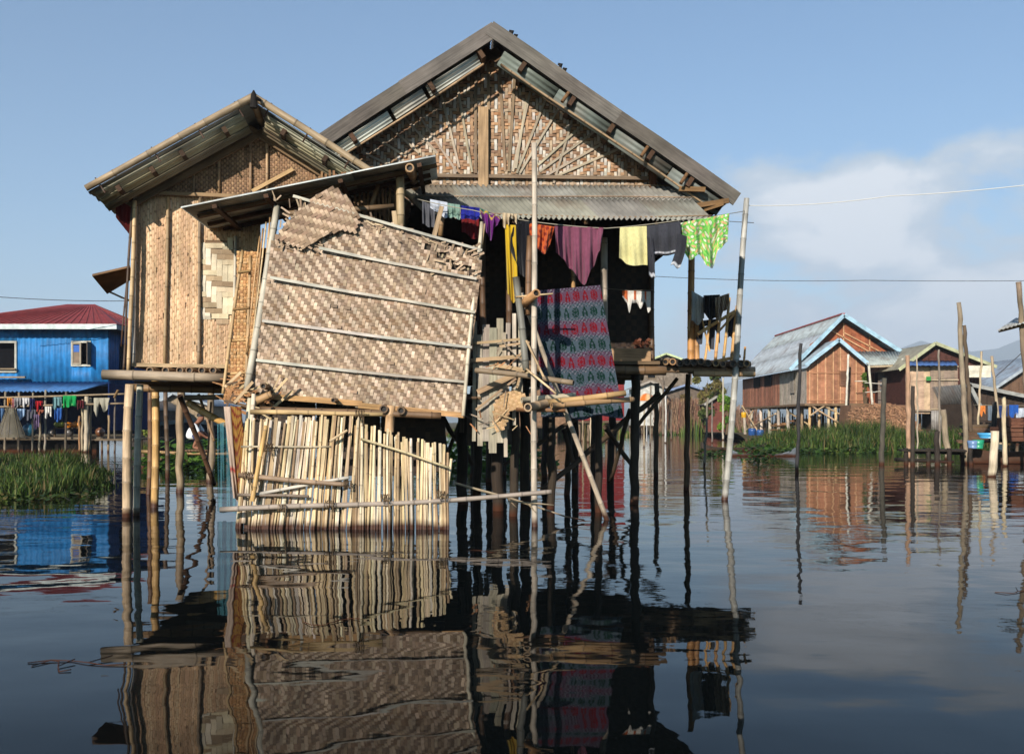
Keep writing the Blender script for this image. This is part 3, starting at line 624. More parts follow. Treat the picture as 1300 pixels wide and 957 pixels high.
for x0, y0, x1, y1 in ((405, 315, 605, 354), (343, 352, 603, 396), (333, 407, 599, 441), (325, 457, 593, 485), (372, 249, 612, 318)):
    mb = MB(); p, q = W(x0, y0, MN - .065), W(x1, y1, MN - .065); k = R.uniform(.35, .65)
    mid = p * (1 - k) + q * k - Z * R.uniform(.005, .02)
    mb.board(p, mid, .036, .016, M_.a, jit(C(186, 178, 162), .08), warp=.002); mb.board(mid - (q - p).normalized() * .1, q, .034, .018, M_.a + Z * .1, jit(C(180, 172, 156), .08), warp=.002)
    mb.build('batten', 'bamboo', matp)
mb = MB()
for x0, x1 in ((342, 460), (455, 590)): mb.board(W(x0, 503 + (x0 - 342) * .1, MN - .03), W(x1, 512 + (x1 - 460) * .12, MN - .03), .07, .02, M_.a, C(176, 136, 92), warp=.004)
mb.build('bottom_edging', 'wood', mat_)
for x0, y0, x1, y1 in ((608, 328, 613, 284), (500, 268, 502, 288), (551, 300, 561, 262)):
    mb = MB(); mb.board(W(x0, y0, MN + .1), W(x1, y1, MN + .1), .06, .02, M_.a, jit(C(176, 150, 116), .1)); mb.build('upright', 'wood', mat_)
mb = MB()
for i in range(9):
    x = 556 + i * 5.5; mb.board(W(x, 306 + i * 2.4, MN + .04), W(x - 5 + R.uniform(-2, 2), 322 + i * 2.6, MN + .04), .022, .006, M_.a, jit(C(180, 160, 128), .15))
mb.build('torn_strips', 'weave', mat_)

# ladder between the left house and the mat
ld = thing('bamboo_ladder', 'narrow bamboo ladder leaning in the gap left of the big mat', 'ladder', WL(300, 500, 13.9))
for x0, y0, x1, y1 in ((308, 318, 283, 500), (318, 325, 312, 500)):
    mb = MB(); mb.bam(W(x0, y0, 13.7), W(x1, y1, 13.5), .022, .022, C(196, 160, 112), .004, 8); mb.build('rail', 'bamboo', ld)
for i, y in enumerate((346, 393, 433, 475)):
    t = (y - 318) / 182; mb = MB(); mb.bam(W(306 - 25 * t, y, 13.6), W(319 - 6 * t, y - 2, 13.6), .02, .02, C(206, 164, 110), 0, 8); mb.build('rung', 'bamboo', ld)
sc_ = thing('reed_screen', 'golden brown woven screen behind the ladder, frayed at its foot', 'screen', WL(308, 505, 14.2))
mb = MB(); q = [W(x, y, 14.05) for x, y in ((284, 512), (322, 508), (330, 320), (300, 318), (298, 400))]
weave(mb, q[0], M_.r, Z, q, .045, [C(206, 160, 108), C(196, 148, 96)], [C(176, 128, 82), C(196, 156, 110)], 'plain', loose=.08)
for _ in range(60):
    p = W(R.uniform(284, 330), R.uniform(470, 512), 13.9); a = R.uniform(0, 3.1); mb.board(p, p + (M_.r * math.cos(a) + Z * math.sin(a) * .5) * R.uniform(.08, .25), .014, .004, M_.a, jit(C(170, 120, 76), .3))
mb.build('screen_mat', 'weave', sc_)
# =================================================================== low bamboo fence standing in the water
fn = thing('bamboo_fence', 'low palisade fence of pale split bamboo pickets standing in the water', 'fence', Wt(440, 12.0))
def picket_panel(x0, x1, n, topf, leanf, name='picket_panel', xt=None, dens=7.2):
    mb = MB(); k = int((x1 - x0) / dens * 2.9)
    for i in range(k):
        t = (i + R.uniform(-.3, .3)) / k; xb = x0 + (x1 - x0) * t; D = n
        p = Wt(xb, D + R.choice((-.02, .012, .045)));
        xtp = xb + leanf(t) + R.uniform(-5, 5); yt = topf(t) + 3 + R.uniform(-5, 6)
        top = P(xtp, yt, D + R.uniform(.0, .05)); cc = R.choice([C(226, 206, 172), C(220, 198, 160), C(210, 184, 142), C(204, 176, 132), C(220, 206, 184), C(180, 152, 116), C(160, 132, 100)])
        if R.random() < .6: mb.board(p - Z * .25, top, R.uniform(.020, .038), .010, M_.a + M_.r * R.uniform(-.5, .5), jit(cc, .16), warp=.005)
        else: mb.bam(p - Z * .25, top, .018, .015, cc, .008, 7)
    mb.build(name, 'bamboo', fn)
picket_panel(316, 452, 12.02, lambda t: 530 - 6 * t, lambda t: 21 - 9 * t)
picket_panel(300, 330, 12.1, lambda t: 530, lambda t: 10, dens=8)
picket_panel(448, 572, 12.0, lambda t: 535 + 32 * t, lambda t: 3 - 6 * t)
for x0, y0, n0, x1, y1, n1, r_, cc in ((302, 628, 12.0, 392, 630, 11.93, .02, C(140, 124, 106)), (279, 647, 11.88, 700, 624, 12.05, .033, C(152, 138, 122)), (303, 603, 11.95, 441, 615, 11.92, .032, C(150, 126, 100)), (322, 628, 11.98, 443, 606, 11.96, .022, C(206, 196, 178)), (318, 523, 12.0, 486, 526, 12.05, .03, C(200, 166, 116)), (458, 557, 11.95, 571, 594, 11.93, .016, C(214, 190, 150)), (306, 567, 12.0, 420, 567, 12.03, .014, C(190, 170, 142)), (320, 636, 11.9, 338, 540, 11.95, .03, C(206, 164, 104)), (419, 560, 11.94, 441, 546, 11.94, .018, C(210, 184, 140)), (446, 668, 12.1, 459, 522, 12.1, .045, C(186, 150, 104)), (560, 672, 12.05, 573, 582, 12.05, .02, C(220, 196, 158)), (303, 672, 12.2, 318, 506, 12.6, .045, C(200, 184, 156)), (309, 664, 12.1, 322, 500, 12.3, .03, C(214, 198, 168))):
    mb = MB(); mb.bam(P(x0, y0, n0), P(x1, y1, n1), r_, r_ * .85, cc, .012, 9); mb.build('rail' if abs(x1 - x0) > 40 else 'post', 'bamboo', fn)
for px, py in ((313, 604), (358, 645), (418, 640), (488, 632), (456, 525), (560, 628), (441, 615), (340, 568)):
    mb = MB(); c = P(px, py, 11.9); q = []
    for k in range(28):
        a = k * 1.25; q.append(c + V(-.05 + .10 * k / 27 + R.uniform(-.012, .012), math.cos(a) * .045, math.sin(a) * .05))
    q += [c + V(.05, -.03, -.06), c + V(.05 + R.uniform(-.03, .03), -.02, -.17)]
    mb.tube(q, .005, C(128, 104, 76), 4); mb.build('lashing', 'bamboo', fn)
# horizontal cut bamboo ends above the fence
bs = thing('bamboo_bearers', 'thick cut bamboo bearers showing round open ends below the big mat', 'bamboo poles', W(490, 520, 12.9))
for x, y, r_ in ((487, 519, .055), (509, 521, .052), (334, 490, .04), (423, 508, .03)):
    mb = MB(); a = W(x, y, 12.75); mb.bam(a, a + M_.a * 2.0 + Z * .02, r_, r_, C(110, 84, 58), .002, 12); mb.build('bearer', 'bamboo', bs)
for x0, y0, x1, y1, r_, cc in ((494, 548, 496, 515, .06, C(196, 160, 116)), (330, 520, 560, 528, .045, C(120, 92, 64)), (320, 512, 345, 500, .05, C(180, 140, 96))):
    mb = MB(); mb.bam(W(x0, y0, 12.85), W(x1, y1, 12.85), r_, r_, cc, .004, 9); mb.build('bearer', 'bamboo', bs)
mb = MB()
for i in range(40):
    p = W(R.uniform(284, 350), R.uniform(488, 522), R.uniform(12.8, 13.4)); a = R.uniform(-.6, 1.2); mb.board(p, p + (M_.r * math.cos(a) + Z * math.sin(a) + M_.a * R.uniform(-.3, .3)) * R.uniform(.12, .4), R.uniform(.015, .04), .006, M_.a, jit(R.choice([ORB, TAN, BRN]), .25))
mb.build('splinters', 'weave', bs)
# curtain strip and net by the fence
def cloth(name, label, cat, tops, bot, n, color, folds=3, amp=.04, group=None, frame=M_, back=.45, NS=40, NT=22, matn='cloth', parent=None, side=None, sag=0, D=None, smooth_edge=0, tilt=0):
    """hanging cloth: tops = two pixel points on the line, bot = [(s, y)...] lower outline"""
    mb = MB(); (x0, y0), (x1, y1) = tops; ph = R.random() * 6; ph2 = R.random() * 6
    def bt(s_):
        for i in range(len(bot) - 1):
            a, b_ = bot[i], bot[i + 1]
            if a[0] <= s_ <= b_[0]:
                k = (s_ - a[0]) / max(1e-6, b_[0] - a[0]); k = k * k * (3 - 2 * k); return a[1] + (b_[1] - a[1]) * k
        return bot[-1][1]
    def pt(s_, t, off=0):
        xt = x0 + (x1 - x0) * s_; yt = y0 + (y1 - y0) * s_ + sag * math.sin(math.pi * s_)
        xs = xt
        if side: xs = xt + side(s_, t)
        y = yt + (bt(s_) - yt) * t + 1.2 * math.sin(ph + 9 * s_) * t
        dep = amp * (.25 + .75 * t) * (math.sin(2 * math.pi * folds * s_ + ph + 1.1 * t) + .45 * math.sin(2 * math.pi * folds * 2.3 * s_ + ph2 - 2.0 * t)) + .015 * math.sin(7 * t + ph2)
        nn = n + dep + off + tilt * t
        return frame.W(xs, y, nn) if D is None else P(xs, y, D + dep + off + tilt * t)
    rows = []
    for lay in (0, 1):
        g = []
        for j in range(NT + 1):
            t = j / NT
            g.append([mb.vert(pt(i / NS, t * (1 if lay == 0 else back), 0 if lay == 0 else (.014 + .02 * t)), color(i / NS, t), (i / NS * 2, t * 2)) for i in range(NS + 1)])
        for j in range(NT):
            for i in range(NS):
                q = [g[j][i], g[j][i + 1], g[j + 1][i + 1], g[j + 1][i]]; mb.face(q if lay == 0 else q[::-1], True)
        rows.append(g)
    for i in range(NS): mb.face([rows[0][0][i], rows[1][0][i], rows[1][0][i + 1], rows[0][0][i + 1]], True)
    return tag(mb.build(name, matn, parent), label, cat, group)
def flat(c, v=.05): return lambda s_, t: jit(c, v, .01)
net = cloth('hanging_net', 'blue-green net curtain hanging down to the water beside the fence', 'net', ((276, 538), (300, 532)), [(0, 650), (1, 650)], 0, flat(C(70, 120, 130), .2), 3, .05, D=13.6, matn='netting', back=.1)
cloth('cloth_strip', 'narrow red and ochre patterned cloth strip hanging at the left edge of the fence', 'cloth', ((284, 516), (306, 516)), [(0, 632), (.5, 638), (1, 560)], 0, lambda s_, t: jit(C(176, 60, 56) if (s_ < .4 and (t * 22) % 1 > .22) else (C(196, 170, 150) if s_ < .4 else (C(150, 110, 50) if (t * 15 + s_ * 3) % 1 > .35 else C(104, 26, 24))), .2), 1.5, .03, D=12.4, side=lambda s_, t: 12 * t * (1 - s_ * .6))

# =================================================================== poles in the water, debris platform right of the mat
def wpole(label, pxb, pyw, pxt, pyt, r_, cc, kind='bam', group=None, dn=0, name='bamboo_pole', deep=.9, cat='pole'):
    D = FP * CH / (pyw - HY); mb = MB(); b0 = Wt(pxb, D); t0 = P(pxt, pyt, D + dn); dd = (b0 - t0).normalized()
    (mb.bam if kind == 'bam' else mb.pole)(b0 + dd * deep, t0, r_, r_ * .8, cc)
    return tag(mb.build(name, 'bamboo' if kind == 'bam' else 'wood'), label, cat, group)
wpole('tall upright pale bamboo pole in front of the patterned blanket', 680, 668, 678, 182, .041, C(184, 168, 146))
wpole('slanting bamboo brace running from the water up across the tall pole', 770, 660, 662, 372, .036, C(190, 172, 146), dn=-.4)
wpole('long leaning grey bamboo pole at the right end of the small deck', 918, 634, 948, 252, .058, C(176, 170, 158))
db = thing('drying_rack', 'rough rack of thick bamboo stubs lashed round the tall pole below the blanket', 'rack', P(720, 520, 12.4))
for x0, y0, D0, x1, y1, D1, r_, cc in ((604, 470, 12.9, 728, 486, 12.35, .036, C(132, 112, 90)), (670, 517, 12.0, 705, 510, 12.8, .054, C(190, 158, 120)), (695, 511, 12.5, 794, 499, 12.7, .040, C(196, 156, 104)), (700, 515, 12.3, 804, 507, 12.9, .036, C(180, 142, 100)), (662, 508, 12.5, 730, 502, 12.8, .04, C(200, 182, 152)), (655, 520, 12.4, 718, 521, 12.4, .025, C(130, 92, 60)), (664, 386, 12.5, 681, 372, 12.0, .055, C(186, 140, 92)), (655, 377, 12.35, 702, 373, 12.3, .012, C(206, 176, 136)), (673, 300, 12.6, 670, 400, 12.5, .04, C(120, 88, 60)), (655, 352, 12.4, 668, 470, 12.4, .045, C(128, 122, 112)), (668, 468, 12.2, 706, 500, 12.1, .014, C(210, 180, 136)), (690, 478, 12.2, 668, 432, 12.2, .014, C(180, 150, 112))):
    mb = MB(); mb.bam(P(x0, y0, D0), P(x1, y1, D1), r_, r_ * .95, cc, .01, 11); mb.build('bamboo_stub', 'bamboo', db)
pt_ = thing('slatted_partition', 'broken upright slat partition between the big mat and the blanket', 'partition', P(630, 560, 13.3))
for i, (x, yt, yb, w_) in enumerate(((603, 408, 560, .05), (609, 425, 566, .07), (617, 412, 560, .10), (626, 416, 575, .10), (635, 404, 562, .09), (645, 410, 545, .06), (653, 398, 540, .05), (660, 404, 520, .05), (622, 430, 570, .06), (640, 422, 580, .05))):
    mb = MB(); mb.board(P(x + R.uniform(-2, 2), yb, 13.3), P(x, yt, 13.3 + .03 * (i % 3)), w_, .014, M_.a, jit(C(178, 164, 144), .2), warp=.004); mb.build('slat', 'wood', pt_)
for x0, y0, x1, y1, w_ in ((598, 458, 668, 452, .05), (600, 436, 664, 430, .035), (628, 464, 666, 470, .05), (606, 498, 662, 472, .07), (604, 520, 655, 480, .03), (662, 470, 650, 520, .03), (634, 440, 672, 434, .03)):
    mb = MB(); mb.board(P(x0, y0, 13.22), P(x1, y1, 13.2), w_, .015, M_.a, jit(C(168, 140, 108), .2), warp=.006); mb.build('cross_slat', 'wood', pt_)
mb = MB(); q = [P(x, y, 13.1) for x, y in ((628, 512), (640, 498), (658, 494), (668, 502), (662, 522), (648, 520), (640, 545), (630, 548), (626, 530))]
weave(mb, q[0], (M_.r + Z * .35).normalized(), (Z - M_.r * .35).normalized(), q, .04, [C(190, 154, 112)], [C(176, 140, 98)], 'plain', loose=.02, bulge=.1, gap=.02, backcol=C(120, 92, 62))
for _ in range(26):
    p = P(R.uniform(600, 676), R.uniform(440, 560), 13.12 + R.uniform(-.1, .2)); a = R.uniform(.2, 2.9); mb.board(p, p + (M_.r * math.cos(a) + Z * math.sin(a) + M_.a * R.uniform(-.4, .4)) * R.uniform(.08, .34), R.uniform(.008, .02), .005, M_.a, jit(R.choice([TAN, ORB, OLD]), .3))
tag(mb.build('torn_mat', 'weave', pt_), 'torn scrap of tan matting')
# sticks floating / crossing in the water by the tall pole
for lab, x0, y0, D0, x1, y1, D1, r_ in (('thin stick sloping from the fence to the water past the tall pole', 577, 613, 12.6, 742, 660, 12.9, .018), ('forked driftwood twig caught in front of the tall pole', 645, 636, 12.2, 703, 641, 12.3, .012)):
    mb = MB(); a, e = P(x0, y0, D0), P(x1, y1, D1); mb.pole(a, e, r_, r_ * .6, C(170, 150, 122), 6, .008)
    mb.pole(a * .6 + e * .4, a * .6 + e * .4 + V(.12, 0, -.12), r_ * .6, r_ * .3, C(160, 138, 108), 5, .004)
    tag(mb.build('driftwood_stick', 'wood'), lab, 'stick')
# =================================================================== right hand deck
dk = thing('bamboo_deck', 'small raised deck of round bamboo poles at the right of the tall house', 'deck', P(870, 470, 17.2))
for x0, y0, x1, y1, D0, D1, r_, cc in ((782, 467, 958, 470, 16.7, 16.8, .062, C(150, 124, 96)), (790, 463, 952, 463, 18.3, 18.6, .07, C(120, 96, 72)), (880, 474, 958, 475, 16.6, 16.7, .05, C(196, 158, 112))):
    mb = MB(); mb.bam(P(x0, y0, D0), P(x1, y1, D1), r_, r_, cc, .006, 11, .5); mb.build('beam', 'bamboo', dk)
for i, px in enumerate(list(range(836, 905, 9)) + [909, 918, 931, 941, 948]):
    mb = MB(); a = P(px, 461 + R.uniform(-2, 1), 16.5); mb.bam(a, a + M_.a * 2.4, .058 * R.uniform(.85, 1.15), .055, jit(R.choice([C(96, 74, 52), C(130, 100, 68), C(170, 128, 84)]), .1), .004, 11); mb.build('deck_pole', 'bamboo', dk)
for px, pyw, pxt, pyt, r_, cc in ((870, 622, 874, 466, .055, C(100, 80, 60)), (832, 605, 834, 468, .06, C(90, 72, 54))):
    D = FP * CH / (pyw - HY); mb = MB(); a = Wt(px, D); t = P(pxt, pyt, D); mb.pole(a - Z * .8, V(t.x, D, 2.2), r_, r_ * .95, cc); mb.build('stilt', 'wood', dk)
mb = MB(); D = 17.0; mb.bam(P(877, 462, D), P(878, 326, D), .06, .055, C(186, 132, 78), .004, 10); mb.build('corner_post', 'bamboo', dk)
mb = MB(); mb.bam(P(885, 462, D), P(884, 385, D), .045, .04, C(186, 140, 88), .004, 10); mb.build('corner_post', 'bamboo', dk)
for x0, y0, x1, y1, r_ in ((895, 458, 903, 392, .022), (908, 462, 916, 385, .028), (918, 462, 926, 378, .026), (928, 462, 936, 388, .03), (901, 446, 890, 400, .016), (886, 424, 938, 392, .03), (892, 462, 940, 452, .03), (944, 462, 946, 440, .02), (913, 420, 935, 396, .02), (933, 440, 937, 374, .02), (874, 420, 878, 380, .02)):
    mb = MB(); mb.bam(P(x0, y0, 16.8), P(x1, y1, 16.8), r_, r_ * .9, jit(C(206, 158, 100), .1), .012, 9); mb.build('railing_stick', 'bamboo', dk)
mb = MB()
for _ in range(120):
    x, y = 816 + R.uniform(-13, 13), 446 + R.uniform(-15, 12)
    if abs(x - 816) > 4 + (y - 430) * .1 + 9 * R.random(): x = 816 + (x - 816) * .5
    p = P(x, y, 16.3 + R.uniform(-.15, .15)); s = R.uniform(.02, .05); a = R.uniform(0, 6.3); u_ = V(math.cos(a), R.uniform(-.5, .5), math.sin(a)) * s; v_ = V(-math.sin(a), R.uniform(-.5, .5), math.cos(a)) * s
    mb.poly([p - u_, p - v_ * .6, p + u_, p + v_ * .6], jit(C(110, 62, 40), .4))
for _ in range(9):
    p = P(816 + R.uniform(-4, 4), 462, 16.3); mb.tube([p, p + V(R.uniform(-.12, .12), 0, .15), p + V(R.uniform(-.25, .25), R.uniform(-.1, .1), R.uniform(.25, .38))], [.008, .006, .003], C(96, 60, 40), 5)
tag(mb.build('dead_plant', 'leaf'), 'dry reddish brown plant bundle on the deck against the house wall', 'dry plant')
# =================================================================== patterned blanket
FLOWER = ["..11.11..", ".1.111.1.", "111.1.111", "11.111.11", ".11111111", "11.111.11", "111.1.111", ".1.111.1.", "..11.11.."]
AYE = ["...11...", "...11...", "..1111..", "..1..1..", ".11..11.", ".111111.", ".11..11.", ".11..11."]
def blanket_raw(s_, t):
    band = t * 8.0; b_ = int(band); f_ = band - b_
    red = b_ % 2 == 0
    base = C(116, 92, 116) if red else C(92, 108, 120)
    if red and .25 < f_ < .85: base = mix(base, C(130, 74, 94), .4)
    ink = C(146, 22, 38) if red else C(18, 58, 48)
    x = s_ * 7.4 + (b_ % 3) * .3; k = int(x); fx = x - k
    m_ = FLOWER if k % 2 == 0 else AYE; yy = (f_ - .22) / .62
    if 0 <= yy < 1:
        xx = (fx - .12) / .76
        if 0 <= xx < 1 and m_[int(yy * len(m_))][int(xx * len(m_[0]))] == '1': return jit(ink, .12)
    else:
        if (int(s_ * 60) + int(t * 90)) % 3 == 0 and R.random() < .8: return jit(C(72, 34, 54) if red else C(50, 66, 76), .2)
        if math.sin(s_ * 90) * math.sin(f_ * 24) > .2: return jit(C(138, 136, 148), .1)
    return jit(base, .16)
def blanket_col(s_, t): return tuple(v * .56 for v in blanket_raw(s_, t))  # whole pattern darkened as if the cloth hung in shade
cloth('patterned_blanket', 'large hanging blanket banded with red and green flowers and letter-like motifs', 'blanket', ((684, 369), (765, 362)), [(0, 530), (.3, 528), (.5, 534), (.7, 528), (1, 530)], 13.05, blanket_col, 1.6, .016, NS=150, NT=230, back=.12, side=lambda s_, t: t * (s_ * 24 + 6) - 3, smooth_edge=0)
# fragment of the same blanket hanging lower at the back (dark green)
# =================================================================== clothes lines and garments
def rope(name, label, pts, r_, cc, sag=0, matn='cable', cat='line'):
    mb = MB(); q = []
    for i in range(len(pts) - 1):
        for k in range(10):
            t = k / 10; p = pts[i] * (1 - t) + pts[i + 1] * t; q.append(p - Z * sag * 4 * t * (1 - t))
    q.append(pts[-1]); mb.tube(q, r_, cc, 5); return tag(mb.build(name, matn), label, cat)
CN = 13.2
rope('clothes_line', 'clothes line strung below the tin awning to the leaning pole', [W(530, 253, CN), W(600, 267, CN), W(680, 282, CN), W(770, 290, CN), W(860, 280, CN), P(946, 268, 16.6)], .006, C(170, 160, 140), .01)
G1 = 'clothes drying on the line under the awning'
def gar(name, label, tops, bot, cc, **k): return cloth(name, label, k.pop('cat', 'clothing'), tops, bot, k.pop('n', CN - .02), cc if callable(cc) else flat(cc), group=k.pop('group', G1), **k)
gar('white_towel', 'white towel at the far left end of the clothes line', ((546, 253), (568, 257)), [(0, 263), (.4, 270), (1, 277)], C(196, 200, 210), folds=1.5, amp=.02, cat='towel', n=13.35)
gar('pale_green_cloth', 'pale green cloth hanging between the white towel and the blue cloth', ((568, 258), (584, 260)), [(0, 275), (1, 278)], C(134, 164, 148), folds=2, amp=.02, cat='cloth', n=13.35)
gar('grey_cloth', 'dull grey cloth low behind the pale green cloth', ((536, 255), (552, 262)), [(0, 285), (1, 290)], C(90, 90, 96), folds=2, amp=.03, cat='cloth', n=13.7)
gar('blue_cloth', 'deep blue cloth hanging on the left of the clothes line', ((585, 261), (609, 264)), [(0, 277), (.5, 279), (1, 278)], C(32, 38, 140), folds=2.5, amp=.02, cat='cloth', n=13.35)
gar('dark_red_cloth', 'dark red cloth hanging behind the deep blue cloth', ((586, 268), (608, 272)), [(0, 294), (.6, 302), (1, 304)], C(120, 28, 30), folds=2, amp=.02, cat='cloth', n=13.75)
gar('purple_top', 'purple top with a coloured neckline hung by its strap', ((609, 264), (636, 276)), [(0, 285), (.3, 296), (.55, 306), (.75, 290), (1, 285)], lambda s_, t: jit(C(190, 160, 60) if (t < .30 and abs(t - .12 - .1 * math.sin(s_ * 14)) < .04) else (C(60, 110, 90) if t < .12 and s_ < .5 else C(104, 30, 112)), .1), folds=3, amp=.05, side=lambda s_, t: (.5 - s_) * 8 * t)
gar('cream_scarf', 'cream knotted scarf bundled over the line above the yellow cloth', ((638, 270), (657, 272)), [(0, 288), (.3, 290), (.6, 276), (1, 284)], C(206, 184, 150), folds=4, amp=.05, cat='scarf')
gar('yellow_cloth', 'long narrow yellow cloth hanging under the cream scarf', ((641, 285), (655, 286)), [(0, 372), (.5, 384), (1, 378)], C(206, 168, 36), folds=1.5, amp=.04, cat='cloth', side=lambda s_, t: 3 * t)
gar('black_garment', 'long black garment hanging just left of the tall bamboo pole', ((655, 282), (676, 280)), [(0, 330), (.3, 350), (.7, 352), (1, 340)], C(20, 20, 26), folds=2, amp=.05, side=lambda s_, t: (s_ - .6) * 14 * math.sin(3 * t))
gar('orange_cloth', 'rust orange patterned cloth hanging right behind the tall bamboo pole', ((671, 283), (704, 288)), [(0, 320), (.4, 316), (.8, 322), (1, 312)], lambda s_, t: jit(C(196, 92, 44) if math.sin(s_ * 31 + 9 * t) + math.sin(t * 27 - 5 * s_) > -.5 else C(130, 40, 30), .1), folds=3, amp=.05, cat='cloth', side=lambda s_, t: -6 * t * s_)
gar('maroon_sarong', 'wide dusty maroon sarong tapering to a point on the line', ((704, 287), (766, 289)), [(0, 322), (.15, 328), (.3, 340), (.62, 363), (.8, 340), (.95, 318), (1, 305)], C(128, 72, 92), folds=4, amp=.06, cat='sarong', side=lambda s_, t: 4 * t * (.5 - s_), NS=50, NT=26)
gar('yellow_shirt', 'pale yellow sleeveless shirt pegged right of the sarong', ((787, 289), (821, 287)), [(0, 329), (.3, 335), (.7, 338), (1, 336)], C(222, 212, 150), folds=1.6, amp=.025, cat='shirt', side=lambda s_, t: -2 * t * (1 - s_) + t)
jk = gar('dark_jacket', 'charcoal jacket with white-striped cuffs hanging by its hem', ((821, 287), (864, 281)), [(0, 326), (.4, 325), (.8, 322), (1, 330)], lambda s_, t: jit(C(206, 206, 210) if (.90 < t < .93 and .15 < s_ < .85) else (C(20, 20, 24) if t >= .93 else C(62, 62, 68)), .1), folds=2.5, amp=.03, cat='jacket', side=lambda s_, t: t)
for tp, bt_, sd_ in ((((821, 300), (829, 302)), [(0, 351), (1, 353)], lambda s_, t: 3 * t), (((860, 296), (872, 300)), [(0, 336), (1, 341)], lambda s_, t: -9 * t * t)):
    cloth('sleeve', None, None, tp, bt_, CN - .06, lambda s_, t: jit(C(206, 206, 210) if t > .86 and (t * 30) % 1 > .4 else C(54, 54, 60), .1), 1, .02, NS=8, NT=24, side=sd_, parent=jk)
gar('floral_shirt', 'bright green floral shirt with pink and white blossoms at the right end of the line', ((864, 283), (926, 271)), [(0, 322), (.15, 330), (.35, 322), (.55, 338), (.65, 342), (.8, 318), (1, 306)], lambda s_, t: (lambda q: jit(C(232, 226, 204), .06) if q > .95 else (jit(C(232, 170, 130), .1) if q < -1.15 else (jit(C(86, 176, 70), .1) if q > .1 else jit(C(140, 206, 96), .1))))(math.sin(s_ * 41 + 2 * math.sin(t * 13)) + math.sin(t * 37 + 3 * math.sin(s_ * 17))), folds=3.2, amp=.07, cat='shirt', side=lambda s_, t: (7 if s_ > .8 else 0) * 0 + 6 * t * (s_ - .6) * -1, NS=60, NT=40, n=13.3)
bb = gar('baby_top', 'small white baby top with orange stripes and sleeves in the shadow by the wall', ((790, 369), (826, 370)), [(0, 378), (.15, 385), (.25, 398), (.35, 384), (.5, 383), (.65, 392), (.8, 384), (.92, 398), (1, 394)], lambda s_, t: jit(C(222, 110, 56) if (s_ < .2 or .40 < s_ < .5 or .78 < s_ < .86) and t < .75 else C(222, 216, 206), .05), folds=3, amp=.03, n=14.2, NS=50)
rope('short_line', 'short thin cord holding the baby top between post and wall', [W(766, 366, 14.2), W(800, 369, 14.2), W(829, 368, 14.3)], .004, C(120, 110, 96))
G2 = 'clothes thrown over the deck railing'
gar('pale_grey_cloth', 'pale grey cloth hanging at the left end of the deck railing', ((878, 369), (894, 378)), [(0, 408), (.6, 412), (1, 404)], C(196, 194, 186), folds=1.5, amp=.04, cat='cloth', D=16.7, group=G2)
gar('black_trousers', 'black bundled trousers over the deck railing', ((893, 375), (914, 374)), [(0, 398), (.5, 406), (1, 402)], C(34, 34, 36), folds=3, amp=.08, cat='trousers', D=16.6, group=G2)
gar('lace_cloth', 'crumpled brown and cream lace cloth on top of the deck railing', ((908, 378), (926, 372)), [(0, 404), (.3, 408), (.6, 396), (1, 390)], lambda s_, t: jit(C(150, 118, 88) if math.sin(s_ * 40 + t * 22) * math.sin(t * 37 - s_ * 9) > -.1 else C(206, 188, 160), .15), folds=3, amp=.09, cat='cloth', D=16.5, group=G2)
gar('grey_trousers', 'dark grey trouser legs hanging below the black bundle', ((884, 408), (914, 404)), [(0, 436), (.25, 436), (.3, 415), (.5, 415), (.55, 444), (.75, 443), (.8, 418), (1, 436)], C(70, 72, 80), folds=2, amp=.04, cat='trousers', D=16.95, group=G2)
gar('navy_cloth', 'narrow dark cloth beside the leaning pole on the deck railing', ((924, 398), (934, 396)), [(0, 428), (1, 430)], C(36, 38, 52), folds=1, amp=.03, cat='cloth', D=16.9, group=G2)
# wires and ropes against the sky
rope('white_rope', 'white rope stretched from the leaning pole towards the upper right', [P(946, 261, 16.7), P(1130, 249, 15.5), P(1420, 219, 14)], .007, C(214, 212, 204), .05)
rope('power_cable', 'thin power cable sagging across the sky behind the houses', [P(-60, 372, 40), P(160, 382, 42), P(500, 380, 45), P(833, 351, 48), P(1100, 356, 50), P(1500, 352, 52)], .016, C(84, 88, 94), .1)
rope('thin_wire', 'short wire fixed to the top of the leaning pole', [P(922, 281, 16.8), P(957, 283, 16.8)], .007, C(110, 112, 116))

for i, (lb, px, py, w_, a_) in enumerate((('long thin twig floating near the lower left corner', 100, 842, .55, .1), ('short bent twig floating left of the pole reflections', 70, 846, .25, .5), ('small dark twig floating at the lower right', 1288, 752, .3, -.2), ('pale reed floating right of the fence foot', 612, 700, .3, .3), ('bent reed floating in front of the fence', 420, 790, .35, -.35))):
    D = FP * CH / (py - HY); c = Wt(px, D) + Z * .004; mb = MB(); q = [c + V(w_ * (k / 5 - .5), a_ * w_ * math.sin(k * 1.1), .004 * (k % 2)) for k in range(6)]; mb.tube(q, .003, C(104, 90, 70), 5); mb.tube([q[3], q[3] + V(w_ * .15, .12, .01)], .003, C(104, 90, 70), 4); tag(mb.build('floating_twig', 'wood'), lb, 'twig', 'twigs and reeds floating on the lake')
